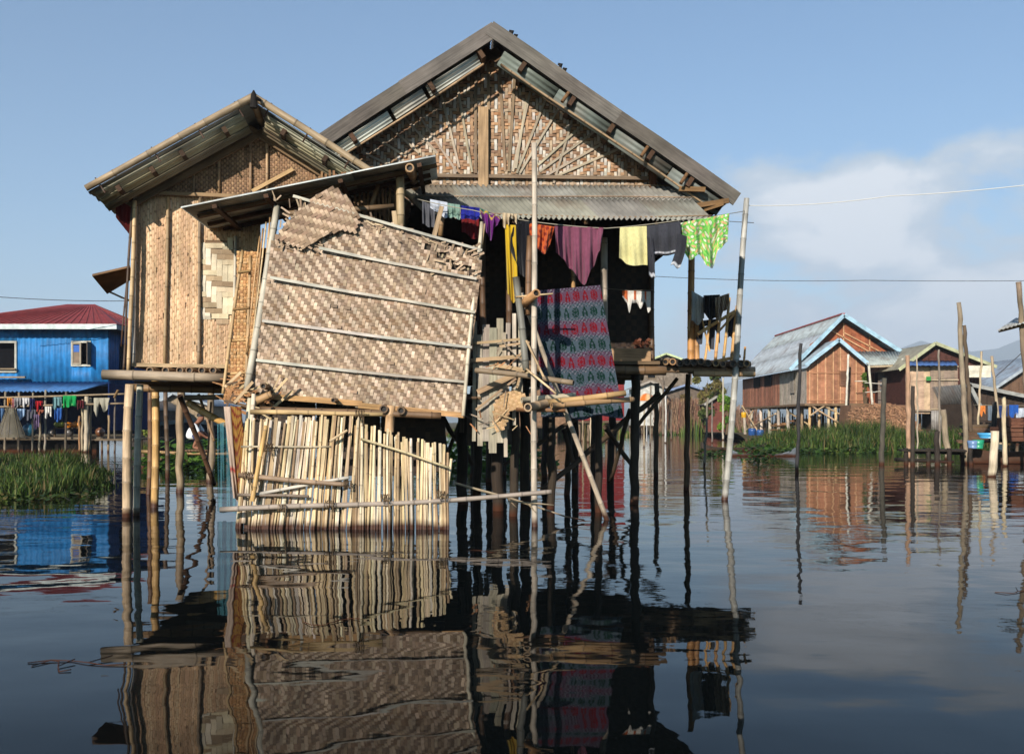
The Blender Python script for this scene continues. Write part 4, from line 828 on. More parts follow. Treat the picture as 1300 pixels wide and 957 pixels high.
# =================================================================== blue house, left
AX, AY = V(1, 0, 0), V(0, 1, 0)
BD = 44.0; k44 = BD / FP
def B(px, py, D=BD): return P(px, py, D)
bh = thing('blue_house', 'bright blue corrugated two-storey house with a dark red hipped roof', 'house', V(-20, 47, 0))
blue = C(34, 120, 182); blue_shaded = C(20, 84, 146)  # second blue is the wall tone darkened for the side in shade
x0, x1 = B(-80, 0).x, B(138, 0).x; zt, zb = B(0, 412).z, B(0, 487).z
wx0, wx1, wz0, wz1 = B(-30, 0).x, B(22, 0).x, B(0, 473).z, B(0, 433).z       # window openings
vx0, vx1, vz0, vz1 = B(91, 0).x, B(116, 0).x, B(0, 465).z, B(0, 433).z
mb = MB()
def wallrect(a, b_, z0, z1, D=BD, nrm=-1):
    if b_ - a < .02: return
    n = max(1, int((b_ - a) / .26)); mb.corr(V(a, D, z0), V(b_, D, z0), V(a, D, z1), V(b_, D, z1), n, .022, jit(blue, .04), nt=1)
wallrect(x0, wx0, zb, zt); wallrect(wx0, wx1, wz1, zt); wallrect(wx0, wx1, zb, wz0); wallrect(wx1, vx0, zb, zt); wallrect(vx0, vx1, vz1, zt); wallrect(vx0, vx1, zb, vz0); wallrect(vx1, x1, zb, zt)
mb.corr(V(x1, BD, zb), V(x1, BD + 7, zb), V(x1, BD, zt), V(x1, BD + 7, zt), 26, .022, blue_shaded, nt=1)
mb.hexa(V(x0, BD + 7, zb), V(x1 - x0, 0, 0), AY * .05, V(0, 0, zt - zb), blue_shaded)
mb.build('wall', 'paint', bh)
mb = MB(); mb.hexa(V(x0, BD + .4, zb), V(x1 - x0 - .1, 0, 0), AY * .05, V(0, 0, zt - zb), C(16, 16, 20)); mb.build('shaded_inner_wall', 'dark', bh)  # near-black sheet stands for the shade in the rooms behind the windows
xe = B(159, 0).x; ze = B(0, 412, 43.3).z; ap0, ap1 = V(B(78, 0).x, 47.5, 1.3 + (HY - 388) * 47.5 / FP), V(B(40, 0).x, 47.5, 1.3 + (HY - 388) * 47.5 / FP)
e0, e1, e2, e3 = V(x0 - .6, 43.3, ze), V(xe - .1, 43.3, ze), V(xe - .1, 51.7, ze), V(x0 - .6, 51.7, ze)
red = C(138, 54, 50)
mb = MB()
nsh = 14
for k in range(nsh):      # front slope in strips with raised seams
    pass
mb.prism([e0, e1, ap0, ap1], Z * .04, red); mb.prism([e1, e2, ap0], Z * .04, red); mb.prism([e2, e3, ap1, ap0], Z * .04, red); mb.prism([e3, e0, ap1], Z * .04, red)
for k in range(1, 26):
    t = k / 26; a = e0 * (1 - t) + e1 * t; tp = ap1 * (1 - t) + ap0 * t; mb.board(a + Z * .05, tp + Z * .05, .06, .03, V(0, -.5, 1), jit(red, .08))
for k in range(1, 8):
    t = k / 8; a = e1 * (1 - t) + e2 * t; mb.board(a + Z * .05, ap0 + Z * .05, .06, .03, V(.5, 0, 1), jit(red, .1))
mb.build('roof', 'paint', bh)
mb = MB(); mb.hexa(e0 + V(0, -.03, -.20), e1 - e0, AY * .04, Z * .22, C(206, 214, 210)); mb.hexa(e1 + V(-.04, .01, -.20), e2 - e1, AX * .04, Z * .22, C(120, 130, 134)); mb.build('fascia', 'paint', bh)  # side run painted greyer, as the face in shade
mb = MB(); mb.hexa(e0 + V(0, .03, -.06), e1 - e0 - AX * .06, AY * 8, Z * .03, C(110, 120, 130)); mb.build('soffit', 'paint', bh)
def frame(mb, a, b_, z0, z1, D, w_, cc):
    for p, l, w__, h in ((V(a, D, z0), V(b_ - a, 0, 0), AY * .08, Z * w_), (V(a, D, z1 - w_), V(b_ - a, 0, 0), AY * .08, Z * w_), (V(a, D, z0 + w_), Z * (z1 - z0 - 2 * w_), AY * .08, AX * w_), (V(b_ - w_, D, z0 + w_), Z * (z1 - z0 - 2 * w_), AY * .08, AX * w_)): mb.hexa(p, l, w__, h, cc)
mb = MB(); frame(mb, wx0, wx1, wz0, wz1, BD - .08, .09, C(170, 168, 156)); win1 = mb.build('window', 'paint', bh)
mb = MB(); mb.hexa(V(wx0, BD - .2, wz0 + .12), V(wx1 - wx0, 0, 0), AY * .06, Z * .07, C(130, 112, 88)); mb.hexa(V(wx0, BD - .35, wz0 - .25), V(wx1 - wx0 + .5, 0, 0), AY * .12, Z * .07, C(150, 130, 104)); mb.build('window_rail', 'wood', win1)
mb = MB(); frame(mb, vx0, vx1, vz0, vz1, BD - .08, .08, C(190, 186, 170)); win2 = mb.build('window', 'paint', bh)
mb = MB(); frame(mb, vx0 + .05, vx0 + .46, vz0 + .07, vz1 - .07, BD - .12, .07, C(150, 138, 118)); mb.hexa(V(vx0 + .1, BD - .10, vz0 + .12), AX * .3, AY * .02, Z * .5, C(120, 100, 80)); mb.hexa(V(vx0 + .1, BD - .10, vz0 + .63), AX * .3, AY * .02, Z * .3, C(30, 90, 170)); mb.build('shutter', 'paint', win2)
mb = MB(); mb.hexa(V(vx1 - .02, BD - .45, vz0 + .05), AX * .03, AY * .4, Z * (vz1 - vz0 - .1), C(96, 84, 70)); mb.build('shutter', 'paint', win2)
mb = MB(); sw = V(x1 + .03, BD + 1.2, B(0, 468).z); frame2 = [mb.hexa(sw, AY * 1.6, AX * .05, Z * 1.2, C(14, 18, 30))]; mb.build('side_window', 'dark', bh)
mb = MB(); mb.corr(V(x0, BD - .05, B(0, 485).z), V(B(141, 0).x, BD - .05, B(0, 485).z), V(x0, 42.2, 1.3 + (HY - 497) * 42.2 / FP), V(B(117, 0).x, 42.2, 1.3 + (HY - 497) * 42.2 / FP), 38, .03, C(72, 118, 170), nt=1); mb.build('porch_roof', 'paint', bh)
mb = MB(); mb.hexa(V(x0, BD + 3.2, .7), V(x1 - x0 + .2, 0, 0), AY * .06, Z * (zb - .7), C(18, 30, 62)); mb.hexa(V(x1 + .1, BD - .2, .9), AY * 6, -AX * .05, Z * (zb - .9), C(22, 40, 84)); mb.build('lower_wall', 'dark', bh)  # blue walls darkened to carry the shade of the open lower storey
mb = MB(); mb.hexa(V(x0, 42.4, .55), V(x1 - x0 + .3, 0, 0), AY * 5, Z * .08, C(120, 104, 84)); mb.hexa(V(x1 + .3, 41.8, .5), AX * 1.6, AY * 5, Z * .07, C(104, 88, 68)); mb.build('deck', 'wood', bh)
mb = MB(); mb.hexa(V(x0, 42.9, -.3), V(x1 - x0, 0, 0), AY * .1, Z * .8, C(24, 20, 16)); mb.build('under_deck_shade', 'dark', bh)  # near-black sheet stands for the shade below the deck
for i, (px, pyt, pyb, r_, cc) in enumerate(((42, 497, 577, .04, C(150, 138, 118)), (58, 495, 560, .05, C(150, 138, 120)), (105, 507, 575, .05, C(176, 156, 128)), (110, 503, 565, .10, C(190, 172, 146)), (115, 505, 556, .05, C(150, 130, 104)), (138, 527, 580, .05, C(150, 126, 96)), (146, 500, 585, .04, C(110, 100, 90)), (7, 497, 560, .05, C(130, 116, 96)), (101, 528, 575, .05, C(160, 120, 84)), (51, 525, 560, .05, C(140, 126, 104)), (84, 497, 556, .05, C(96, 84, 70)), (24, 498, 580, .05, C(120, 104, 84)), (130, 556, 585, .05, C(110, 92, 72)))):
    D = 42.3 - .1 * (i % 4); mb = MB(); a = P(px - 1, pyb, D); a.z = -.6; mb.pole(a, P(px, pyt, D), r_, r_ * .9, cc, 7); mb.build('post', 'wood', bh)
for y0_, y1_ in ((506, 509), (518, 521)):
    mb = MB(); mb.bam(P(-60, y0_, 41.9), P(158, y1_ - 9, 41.9), .04, .04, C(140, 118, 92), .004, 7); mb.build('rail', 'bamboo', bh)
G3 = 'laundry along the deck of the blue house'
BL = [('orange_cloth', 'small orange cloth on the blue house deck', 9, 15, 505, 514, C(214, 140, 50)), ('pink_cloth', 'small pink cloth beside the orange one on the blue house deck', 15, 18, 506, 518, C(220, 150, 150)),
 ('grey_shirt', 'grey and white shirt near the left of the blue house laundry', 18, 27, 505, 516, C(150, 146, 146)), ('white_shirt', 'white shirt with a red edge in the upper row of the blue house laundry', 28, 37, 505, 515, C(206, 202, 200)),
 ('navy_trousers', 'navy trousers in the middle of the upper laundry row at the blue house', 37, 44, 506, 520, C(36, 38, 84)), ('red_shirt', 'bright red shirt in the upper laundry row at the blue house', 45, 54, 509, 518, C(170, 24, 34)),
 ('grey_green_shirt', 'grey green shirt left of the green one at the blue house', 67, 78, 504, 517, C(110, 148, 150)), ('green_shirt', 'vivid green shirt hung at the blue house deck', 80, 97, 502, 516, C(22, 150, 76)),
 ('maroon_cloth', 'dark maroon cloth right of the green shirt', 98, 106, 508, 518, C(84, 20, 26)), ('beige_cloth', 'beige draped cloth at the right corner of the blue house deck', 119, 139, 505, 522, C(176, 168, 148)),
 ('cream_cloth', 'cream cloth bunched on the lower rail above the fish trap', 11, 20, 518, 525, C(214, 206, 186)), ('pale_blue_shirt', 'pale blue shirt in the lower laundry row at the blue house', 22, 32, 519, 530, C(150, 176, 206)),
 ('dark_grey_shirt', 'dark grey shirt in the lower laundry row at the blue house', 34, 45, 520, 531, C(90, 90, 98)), ('rust_cloth', 'rust coloured cloth in the lower laundry row at the blue house', 46, 56, 520, 526, C(150, 84, 60)),
 ('white_hat_cloth', 'white cap shaped cloth hung on the lower rail of the blue house', 57, 65, 516, 527, C(222, 216, 206)), ('blue_shirt', 'blue shirt low behind the grey green one', 69, 79, 518, 533, C(44, 90, 160)), ('mauve_cloth', 'mauve long cloth hanging in the deck shade of the blue house', 43, 50, 526, 543, C(110, 90, 120)), ('denim_cloth', 'denim cloth at the left frame edge on the blue house deck', -4, 5, 518, 535, C(74, 104, 140))]
for nm, lb, xa, xb, ya, yb, cc in BL:
    j1, j2, j3 = R.uniform(-2, 2), R.uniform(-1, 3), R.uniform(-3, 1)
    bo = [(0, yb + j1), (.3, yb + j2 + 2), (.6, yb + j3), (1, yb + j1)] if nm != 'beige_cloth' else [(0, 520), (.2, 530), (.4, 512), (.6, 522), (.85, 520), (1, 508)]
    cloth(nm, lb, 'clothing', ((xa, ya), (xb, ya)), bo, 0, flat(cc, .08), 2.5, .07, D=41.8, group=G3, NS=16, NT=8)
# conical fish trap
ft = thing('fish_trap', 'tall cone-shaped bamboo and net fish trap on the blue house deck', 'fish trap', P(14, 557, 41.7))
mb = MB(); c = P(14, 518, 41.5); br_ = 19 * 41.5 / FP
rings = []
for j in range(5):
    t = j / 4; rr_ = .14 + (br_ - .14) * t; zc = c.z + (.63 - c.z) * t; rings.append([mb.vert(V(c.x + rr_ * math.cos(a * math.pi / 9), 41.5 + rr_ * .7 * math.sin(a * math.pi / 9), zc), jit(C(120, 112, 96), .1), (a * .3, t * 3)) for a in range(18)])
for j in range(4):
    for a in range(18): mb.face([rings[j][a], rings[j][(a + 1) % 18], rings[j + 1][(a + 1) % 18], rings[j + 1][a]], True)
mb.build('net', 'netting', ft)
mb = MB()
for a in range(0, 18, 2): mb.tube([V(c.x + .14 * math.cos(a * math.pi / 9), 41.5 + .1 * math.sin(a * math.pi / 9), c.z + .05), V(c.x + br_ * math.cos(a * math.pi / 9), 41.5 + br_ * .72 * math.sin(a * math.pi / 9), .62)], .012, C(150, 136, 110), 5)
mb.build('rib', 'bamboo', ft)
# oranges and pots on the deck
G4 = 'fruit and pots in the shade of the blue house deck'
for i, (px, py, r_, cc, nm, lb) in enumerate(((73, 539, .14, C(150, 150, 40), 'melon', 'leftmost yellow green melon on the shaded deck'), (79, 539, .14, C(160, 160, 50), 'melon', 'second yellow green melon on the shaded deck'), (87, 540, .18, C(226, 130, 24), 'pumpkin', 'orange pumpkin right of the melons'), (96, 539, .16, C(220, 124, 24), 'pumpkin', 'second orange pumpkin on the shaded deck'), (101, 539, .16, C(230, 140, 40), 'pumpkin', 'third orange pumpkin near the thick deck post'), (38, 551, .3, C(30, 84, 110), 'water_jar', 'teal round jar on the deck right of the fish trap'), (66, 552, .16, C(110, 100, 90), 'cooking_pot', 'grey pot on the deck below the white cap shaped cloth'), (88, 552, .18, C(90, 84, 80), 'cooking_pot', 'grey pot on the deck below the pumpkins'), (127, 551, .2, C(110, 70, 44), 'cooking_pot', 'brown pot at the right end of the blue house deck'))):
    mb = MB(); p = P(px, py, 43.2); L5 = []
    prof = [(0, -1), (.6, -.85), (.95, -.3), (1, .1), (.8, .6), (.35, .85), (.4, 1.0)] if 'jar' in nm or 'pot' in nm else [(0, -.8), (.6, -.75), (1, -.2), (1, .2), (.6, .7), (.1, .75), (.04, .95)]
    p.z = (.64 + r_) if py > 545 else p.z
    for (a, h) in prof: L5.append([mb.vert(p + V(math.cos(q * math.pi / 6) * a * r_ * (1 + .06 * (q % 2)), math.sin(q * math.pi / 6) * a * r_, h * r_), cc) for q in range(12)])
    for j in range(len(prof) - 1):
        for q in range(12): mb.face([L5[j][q], L5[j][(q + 1) % 12], L5[j + 1][(q + 1) % 12], L5[j + 1][q]], True)
    mb.face(L5[-1]); tag(mb.build(nm, 'plastic'), lb, nm.replace('_', ' '), G4)
mb = MB(); mb.hexa(P(68, 544, 43), AX * 1.5, AY * .6, Z * .05, C(90, 70, 50)); mb.hexa(P(68, 556, 43.1), Z * .45, AY * .06, AX * .06, C(90, 70, 50)); mb.hexa(P(110, 556, 43.1), Z * .45, AY * .06, AX * .06, C(90, 70, 50)); tag(mb.build('fruit_shelf', 'wood'), 'low wooden shelf under the pumpkins on the blue house deck', 'shelf')

# =================================================================== grass, banks, plants
def blades(name, regions, n, hgt, cc, kind='stuff', w_=.02, lean=.35, zb=0, label='', cat=''):
    mb = MB()
    for _ in range(n):
        xa, xb, Da, Db, hs = R.choices(regions, weights=[max(.01, (r[1] - r[0]) * (r[3] - r[2])) for r in regions])[0]
        t = R.random(); D = Da + (Db - Da) * R.random(); x = xa + (xb - xa) * t
        edge = min(1, (math.sin(math.pi * t) ** .6) * 1.15)
        lump = .75 + .25 * math.sin(x * 2.3 + D * 1.1) + .2 * math.sin(x * .8 - D * .6)
        h = hgt * hs * R.uniform(.45, 1.1) * edge * lump; a = R.uniform(0, 6.28); dx_ = V(math.cos(a), math.sin(a), 0); l = R.uniform(0, lean) * h; s = V(-dx_.y, dx_.x, 0) * w_ * R.uniform(.6, 1.4); b_ = V(x, D, zb)
        c1 = jit(R.choice(cc), .25); m1 = b_ + dx_ * l * .35 + Z * h * .6; tp = b_ + dx_ * l + Z * h
        i0, i1, i2, i3, i4 = mb.vert(b_ - s, c1), mb.vert(b_ + s, c1), mb.vert(m1 + s * .8, c1), mb.vert(m1 - s * .8, c1), mb.vert(tp, c1)
        mb.face([i0, i1, i2, i3]); mb.face([i3, i2, i4])
    return tag(mb.build(name, 'leaf'), label, cat, kind=kind)
GR = [C(66, 92, 34), C(82, 108, 40), C(98, 118, 46), C(50, 74, 28), C(118, 126, 62)]; GD = [C(52, 74, 28), C(64, 88, 32), C(40, 60, 24), C(84, 98, 44), C(120, 104, 64)]
blades('floating_grass', [(P(-60, 0, 17).x, P(66, 0, 17).x, 16.5, 20, .8), (P(-60, 0, 22).x, P(80, 0, 22).x, 20, 25, 1.0), (P(-60, 0, 30).x, P(50, 0, 30).x, 25, 31, 1.0)], 10000, .55, GD + GR, w_=.016, lean=.8, label='lush green grass growing on the water in front of the blue house', cat='grass')
blades('shore_grass', [(P(965, 0, 43).x, P(1150, 0, 43).x, 42, 50, .95), (P(1010, 0, 52).x, P(1225, 0, 52).x, 50, 58, 1.15), (P(1150, 0, 50).x, P(1215, 0, 50).x, 46, 54, 1.0)], 22000, 1.1, GR + GD, w_=.024, lean=.9, label='tall green grass on the shore in front of the brown house', cat='grass')
blades('bank_grass', [(P(1236, 0, 60).x, P(1330, 0, 60).x, 58, 63, .9), (P(830, 0, 100).x, P(960, 0, 100).x, 96, 104, 1.0), (P(570, 0, 90).x, P(800, 0, 90).x, 86, 95, 1.6)], 5000, 2.0, GR + [C(150, 130, 80)], w_=.05, label='far green and straw coloured grass fringe along the lake edge', cat='grass')
def leafpatch(name, spots, n, r_, hgt, cc, label, cat='water plant'):
    mb = MB()
    for _ in range(n):
        px, D, sp, hs = R.choice(spots); x = P(px, 0, D).x + R.gauss(0, sp); y = D + R.gauss(0, sp * .6); h = R.random() ** 1.5 * hgt * hs
        a = R.uniform(0, 6.28); k = R.uniform(.5, 1.2) * r_; u_ = V(math.cos(a), math.sin(a), R.uniform(-.2, .7)) * k; v_ = V(-math.sin(a), math.cos(a), R.uniform(-.3, .5)) * k * .75; p = V(x, y, .02 + h)
        c1 = jit(R.choice(cc), .2); mb.face([mb.vert(p - u_, c1), mb.vert(p - v_ - u_ * .2, c1), mb.vert(p + u_, c1), mb.vert(p + v_ - u_ * .2, c1)])
    return tag(mb.build(name, 'leaf'), label, cat, kind='stuff')
leafpatch('water_hyacinth', [(575, 27, .9, 1), (595, 28, .8, 1.1), (622, 28, .8, 1), (556, 30, .9, .8), (645, 30, .7, .9), (225, 27, .5, .6), (255, 30, .7, .8), (275, 30, .5, 1)], 2600, .13, .75, [C(84, 120, 40), C(104, 140, 54), C(60, 96, 34)], 'dense green water hyacinth floating behind the tall house')
leafpatch('floating_weed', [(70, 19, .35, .3), (40, 17, .5, .3), (10, 16.4, .5, .3), (84, 22, .3, .5), (60, 17.5, .5, .2)], 700, .06, .3, [C(60, 84, 32), C(84, 100, 44), C(110, 100, 54)], 'low weed trailing on the water round the left grass bank')
leafpatch('floating_weed', [(1000, 41, .8, .4), (1060, 41, 1.0, .4), (1110, 42, 1.0, .5), (1150, 43, .8, .4)], 900, .10, .5, [C(70, 100, 36), C(90, 112, 44), C(54, 80, 30)], 'low ragged weed along the water edge of the right shore grass')
leafpatch('floating_weed', [(958, 34, .25, 1), (968, 33, .3, 1.5), (905, 39, .3, .4), (925, 38, .3, .4)], 420, .09, .5, [C(70, 104, 40), C(56, 84, 34)], 'small clump of weed floating on the planks right of the leaning pole')
# far shore
mb = MB()
prof = []
sh_pts = [(-300, 70), (150, 75), (300, 95), (560, 97), (800, 103), (930, 103), (950, 60), (1010, 56), (1150, 52), (1250, 56), (1500, 60)]
for i in range(len(sh_pts) - 1):
    (xa, da), (xb, db_) = sh_pts[i], sh_pts[i + 1]
    for k in range(8):
        t = k / 8; t2 = (k + 1) / 8
        D1 = da + (db_ - da) * t; D2 = da + (db_ - da) * t2; a = Wt(xa + (xb - xa) * t, D1); c = Wt(xa + (xb - xa) * t2, D2)
        j = .25
        mb.poly([a - Z * .3, c - Z * .3, c + V(0, 1.0, j), a + V(0, 1.0, j)], C(92, 74, 52)); 
        mb.poly([a + V(0, 1.0, j), c + V(0, 1.0, j), V(c.x * 8, 900, j), V(a.x * 8, 900, j)], C(96, 84, 56))
tag(mb.build('shore', 'earth'), kind='structure')
# hills, far off
mb = MB()
def ridge(D, pts, cc):
    N_ = 90; xs = [pts[0][0] + (pts[-1][0] - pts[0][0]) * i / N_ for i in range(N_ + 1)]; rows = [[], [], []]
    for x in xs:
        for i in range(len(pts) - 1):
            if pts[i][0] <= x <= pts[i + 1][0]: k = (x - pts[i][0]) / (pts[i + 1][0] - pts[i][0]); k = k * k * (3 - 2 * k); y = pts[i][1] * (1 - k) + pts[i + 1][1] * k; break
        y += 2.0 * math.sin(x * .09) + 1.4 * math.sin(x * .23 + 1)
        rows[0].append(mb.vert(P(x, 540, D - 900) * 1, cc)); rows[1].append(mb.vert(P(x, y, D), cc)); rows[2].append(mb.vert(P(x, 540, D + 1200), cc))
        for r_ in (0, 2): pass
    for i in range(N_):
        mb.face([rows[0][i], rows[0][i + 1], rows[1][i + 1], rows[1][i]], True); mb.face([rows[1][i], rows[1][i + 1], rows[2][i + 1], rows[2][i]], True)
ridge(5200, [(-700, 505), (-200, 490), (200, 512), (560, 505), (800, 500), (1000, 480), (1100, 452), (1180, 434), (1240, 447), (1300, 432), (1420, 410), (1700, 430), (2200, 480)], C(78, 92, 58))
ridge(3800, [(700, 520), (900, 512), (1120, 492), (1230, 470), (1300, 462), (1400, 452), (1800, 480)], C(70, 86, 50))
tag(mb.build('hills', 'earth'), kind='structure')
# haze box
hz = bpy.data.materials.new('haze'); hz.use_nodes = True; hn = hz.node_tree; hn.nodes.remove(hn.nodes['Principled BSDF'])
pv = hn.nodes.new('ShaderNodeVolumePrincipled'); pv.inputs['Color'].default_value = (.80, .88, 1, 1); pv.inputs['Density'].default_value = .00027; pv.inputs['Anisotropy'].default_value = 0
hn.links.new(pv.outputs[0], hn.nodes['Material Output'].inputs['Volume'])
mb = MB(); mb.hexa(V(-6500, -60, -3), AX * 13000, AY * 6600, Z * 560, (1, 1, 1)); MATS['haze'] = hz
tag(mb.build('haze', 'haze'), kind='stuff')

def tree(name, label, px, D, hpx0, hpx1, wpx, cc, n=900, cat='tree', sub=None, lumps=9, lf=.16, trunkpx=None):
    base = P(px, 0, D); base.z = .2; top = P(px, hpx1, D).z; bot = max(.3, P(px, hpx0, D).z); w_ = wpx * D / FP / 2
    t = thing(name, label, cat, base)
    mb = MB(); tb = base - Z * .5
    mb.tube([tb, base + Z * (top - .2) * .35 + AX * .15, base + Z * (top - .2) * .75], [.16, .11, .04], C(96, 78, 58), 7)
    for k in range(7):
        a = R.uniform(0, 6.3); s0 = base + Z * (top * R.uniform(.3, .6)); mb.tube([s0, s0 + V(math.cos(a) * w_ * .5, math.sin(a) * w_ * .5, top * .12), s0 + V(math.cos(a) * w_ * .85, math.sin(a) * w_ * .85, top * R.uniform(.2, .3))], [.05, .03, .012], C(96, 78, 58), 5)
    mb.build('trunk', 'wood', t); mb = MB()
    cl_ = [(R.gauss(0, w_ * .5), R.gauss(0, w_ * .4), R.uniform(bot, top), R.uniform(.25, .5) * w_, jit(R.choice(cc), .25)) for _ in range(lumps)]
    for _ in range(n):
        cx, cy, cz, cr_, c1 = R.choice(cl_); d = V(R.gauss(0, 1), R.gauss(0, 1), R.gauss(0, .8)); d = d.normalized() * cr_ * R.uniform(.3, 1.15); p = V(base.x + cx, D + cy, min(cz, top) ) + d
        u_ = V(R.uniform(-1, 1), R.uniform(-1, 1), R.uniform(-1, 1)).normalized() * lf * R.uniform(.5, 1.3); v_ = u_.cross(V(R.random(), R.random(), R.random())).normalized() * u_.length * .6; c2 = jit(c1, .25)
        mb.face([mb.vert(p - u_, c2), mb.vert(p - v_, c2), mb.vert(p + u_, c2), mb.vert(p + v_, c2)])
    mb.build('crown', 'leaf', t); return t
OL = [C(120, 118, 60), C(96, 110, 50), C(140, 128, 70), C(84, 100, 44)]
GT = 'bushy trees along the far shore'
for a in ((896, 96, 545, 472, 34, OL, 'olive bushy tree on the far shore behind the bamboo deck'), (878, 99, 548, 500, 26, [C(130, 112, 70), C(110, 104, 60)], 'low brownish bush left of the olive tree on the far shore'), (922, 80, 545, 500, 18, [C(130, 160, 50), C(96, 140, 44)], 'bright green bush beside the leaning pole'), (915, 98, 520, 452, 28, OL, 'taller thin tree on the far shore seen through the deck railing'), (842, 60, 450, 430, 10, [C(150, 130, 110)], 'sparse leafless tree right of the tall house')):
    px, D, y0_, y1_, w_, cc, lb = a
    if 'leafless' in lb:
        t = thing('bare_tree', lb, 'tree', V(P(px, 0, 95).x, 95, .2), GT); mb = MB(); b0 = V(P(px, 0, 95).x, 95, 0)
        mb.tube([b0, b0 + Z * 4, b0 + Z * 6.2], [.14, .09, .05], C(120, 104, 88), 6)
        for k in range(26):
            a_ = R.uniform(0, 6.3); s0 = b0 + Z * R.uniform(4, 6.3); e_ = s0 + V(math.cos(a_) * R.uniform(.4, 1.1), math.sin(a_) * .6, R.uniform(.6, 1.8)); mb.tube([s0, (s0 + e_) / 2 + V(R.uniform(-.1, .1), 0, .15), e_], [.03, .02, .008], C(130, 114, 98), 4)
        mb.build('trunk', 'wood', t)
    else: tag(tree('bushy_tree', lb, px, D, y0_, y1_, w_, cc, n=1300, lf=.22), group=GT)
tag(tree('bushy_tree', 'green yellow shrub left of the tall house, behind the small jetty', 178, 70, 560, 505, 26, [C(110, 130, 50), C(130, 140, 60)], n=700, lf=.2), group=GT)
# brown reed bank / brushwood fence on the far shore
mb = MB()
for _ in range(2600):
    x = R.uniform(832, 960); D = R.uniform(97, 101); p = Wt(x, D); p.z = .1; h = R.uniform(1.2, 3.6) * (1.0 if x < 900 else .8)
    d = V(R.uniform(-.5, .5), R.uniform(-.3, .3), h); c1 = jit(R.choice([C(128, 98, 74), C(104, 80, 62), C(150, 120, 92), C(120, 78, 62)]), .25); s = AX * .035
    mb.face([mb.vert(p - s, c1), mb.vert(p + s, c1), mb.vert(p + d + s * .5, c1), mb.vert(p + d - s * .5, c1)])
tag(mb.build('brushwood', 'weave'), 'brown brushwood and dry reeds along the far shore beneath the trees', 'brushwood', kind='stuff')

# =================================================================== generic far hut
def hut(name, label, x0, x1, yfloor, yeave, yapex, D, depth, wallc, roofc, xap=None, over=6, stilts=6, verge=None, wins=(), group=None, legs=True, wallmat='wood', hip=False):
    t = thing(name, label, 'hut', V((P(x0, 0, D).x + P(x1, 0, D).x) / 2, D + depth / 2, .2), group)
    xap = xap if xap is not None else (x0 + x1) / 2
    a0, a1 = P(x0, yfloor, D), P(x1, yfloor, D); e0, e1 = P(x0, yeave, D), P(x1, yeave, D); ap = P(xap, yapex + 3, D)
    mb = MB(); mb.prism([a0, a1, e1, ap, e0], AY * .06, wallc)
    n = max(3, int((a1 - a0).length / .35))
    for k in range(n + 1):
        q = k / n; b_ = a0 * (1 - q) + a1 * q; tt = (xap - x0) / (x1 - x0); hh = e0.z + (ap.z - e0.z) * (q / tt if q < tt else (1 - q) / (1 - tt)); mb.hexa(b_ + V(-.02, -.03, 0), Z * (hh - b_.z - .05), AX * .04, AY * .025, jit(wallc, .3))
    for s, e in ((a0, e0), (a1 - AX * .06, e1)): mb.hexa(s + AY * .07, AY * depth, AX * .06, Z * (e.z - s.z), jit(wallc, .1))
    mb.hexa(a0 + AY * (depth), a1 - a0, AY * .06, Z * (e0.z - a0.z), wallc)
    mb.build('wall', wallmat, t)
    for sg, e in ((-1, e0), (1, e1)):
        mb = MB(); ov = over * D / FP; ext = (e - ap) / max(.1, (e - ap).length) * ov; lo = e + ext; apx = P(xap, yapex, D); lo.z += .08
        mb.corr(apx - AY * .5, apx + AY * (depth + .4), lo - AY * .5, lo + AY * (depth + .4), int(depth / .35) + 3, .02, roofc, nt=2)
        mb.build('roof_sheet', 'tin', t)
        mb = MB(); mb.board(apx - AY * .55 - Z * .02, lo - AY * .55 - Z * .02, .2, .05, AY, verge or mix(roofc, C(200, 200, 190), .3)); mb.build('verge_board', 'paint', t)
    for (wa, wb, wy0, wy1) in wins:
        mb = MB(); p, q = P(wa, wy1, D - .04), P(wb, wy0, D - .04); mb.hexa(p, V(q.x - p.x, 0, 0), AY * .03, Z * (q.z - p.z), (.01, .01, .01)); wn_ = mb.build('window', 'dark', t); mb = MB(); frame(mb, p.x - .05, q.x + .05, p.z - .05, q.z + .05, D - .1, .06, C(150, 130, 104)); mb.build('frame', 'wood', wn_)
    mb = MB(); mb.hexa(a0 + V(-.1, -.2, -.14), a1 - a0 + AX * .2, AY * (depth + .3), Z * .12, C(96, 78, 60)); mb.build('floor', 'wood', t)
    if legs:
        for k in range(stilts):
            for dd in (.1, depth * .9):
                mb = MB(); b_ = a0 * (1 - k / (stilts - 1)) + a1 * (k / (stilts - 1)) + AY * dd; mb.pole(V(b_.x + R.uniform(-.1, .1), b_.y, -.3), V(b_.x, b_.y, a0.z - .1), .09, .08, C(120, 100, 80), 6); mb.build('stilt', 'wood', t)
    return t
FH = 'far huts across the water'
hut('far_hut', 'far hut with a pale green edged roof just right of the tall house', 815, 878, 490, 462, 449, 105, 8, C(130, 116, 100), C(150, 160, 150), xap=845, verge=C(190, 200, 150), group=FH, wins=((822, 832, 468, 480),))
hut('far_hut', 'far white hut low behind the right stilts of the tall house', 808, 842, 540, 492, 484, 98, 6, C(200, 196, 186), C(140, 120, 104), group=FH, wins=((822, 830, 504, 520),))
hut('far_hut', 'far hut with a flat blue tin roof below the bamboo deck', 838, 905, 520, 500, 488, 102, 6, C(110, 96, 84), C(70, 110, 170), group=FH, over=8)
hut('far_hut', 'small far hut with a red wall at the foot of the far trees', 898, 920, 548, 512, 503, 95, 5, C(110, 62, 50), C(130, 120, 110), group=FH, legs=False)
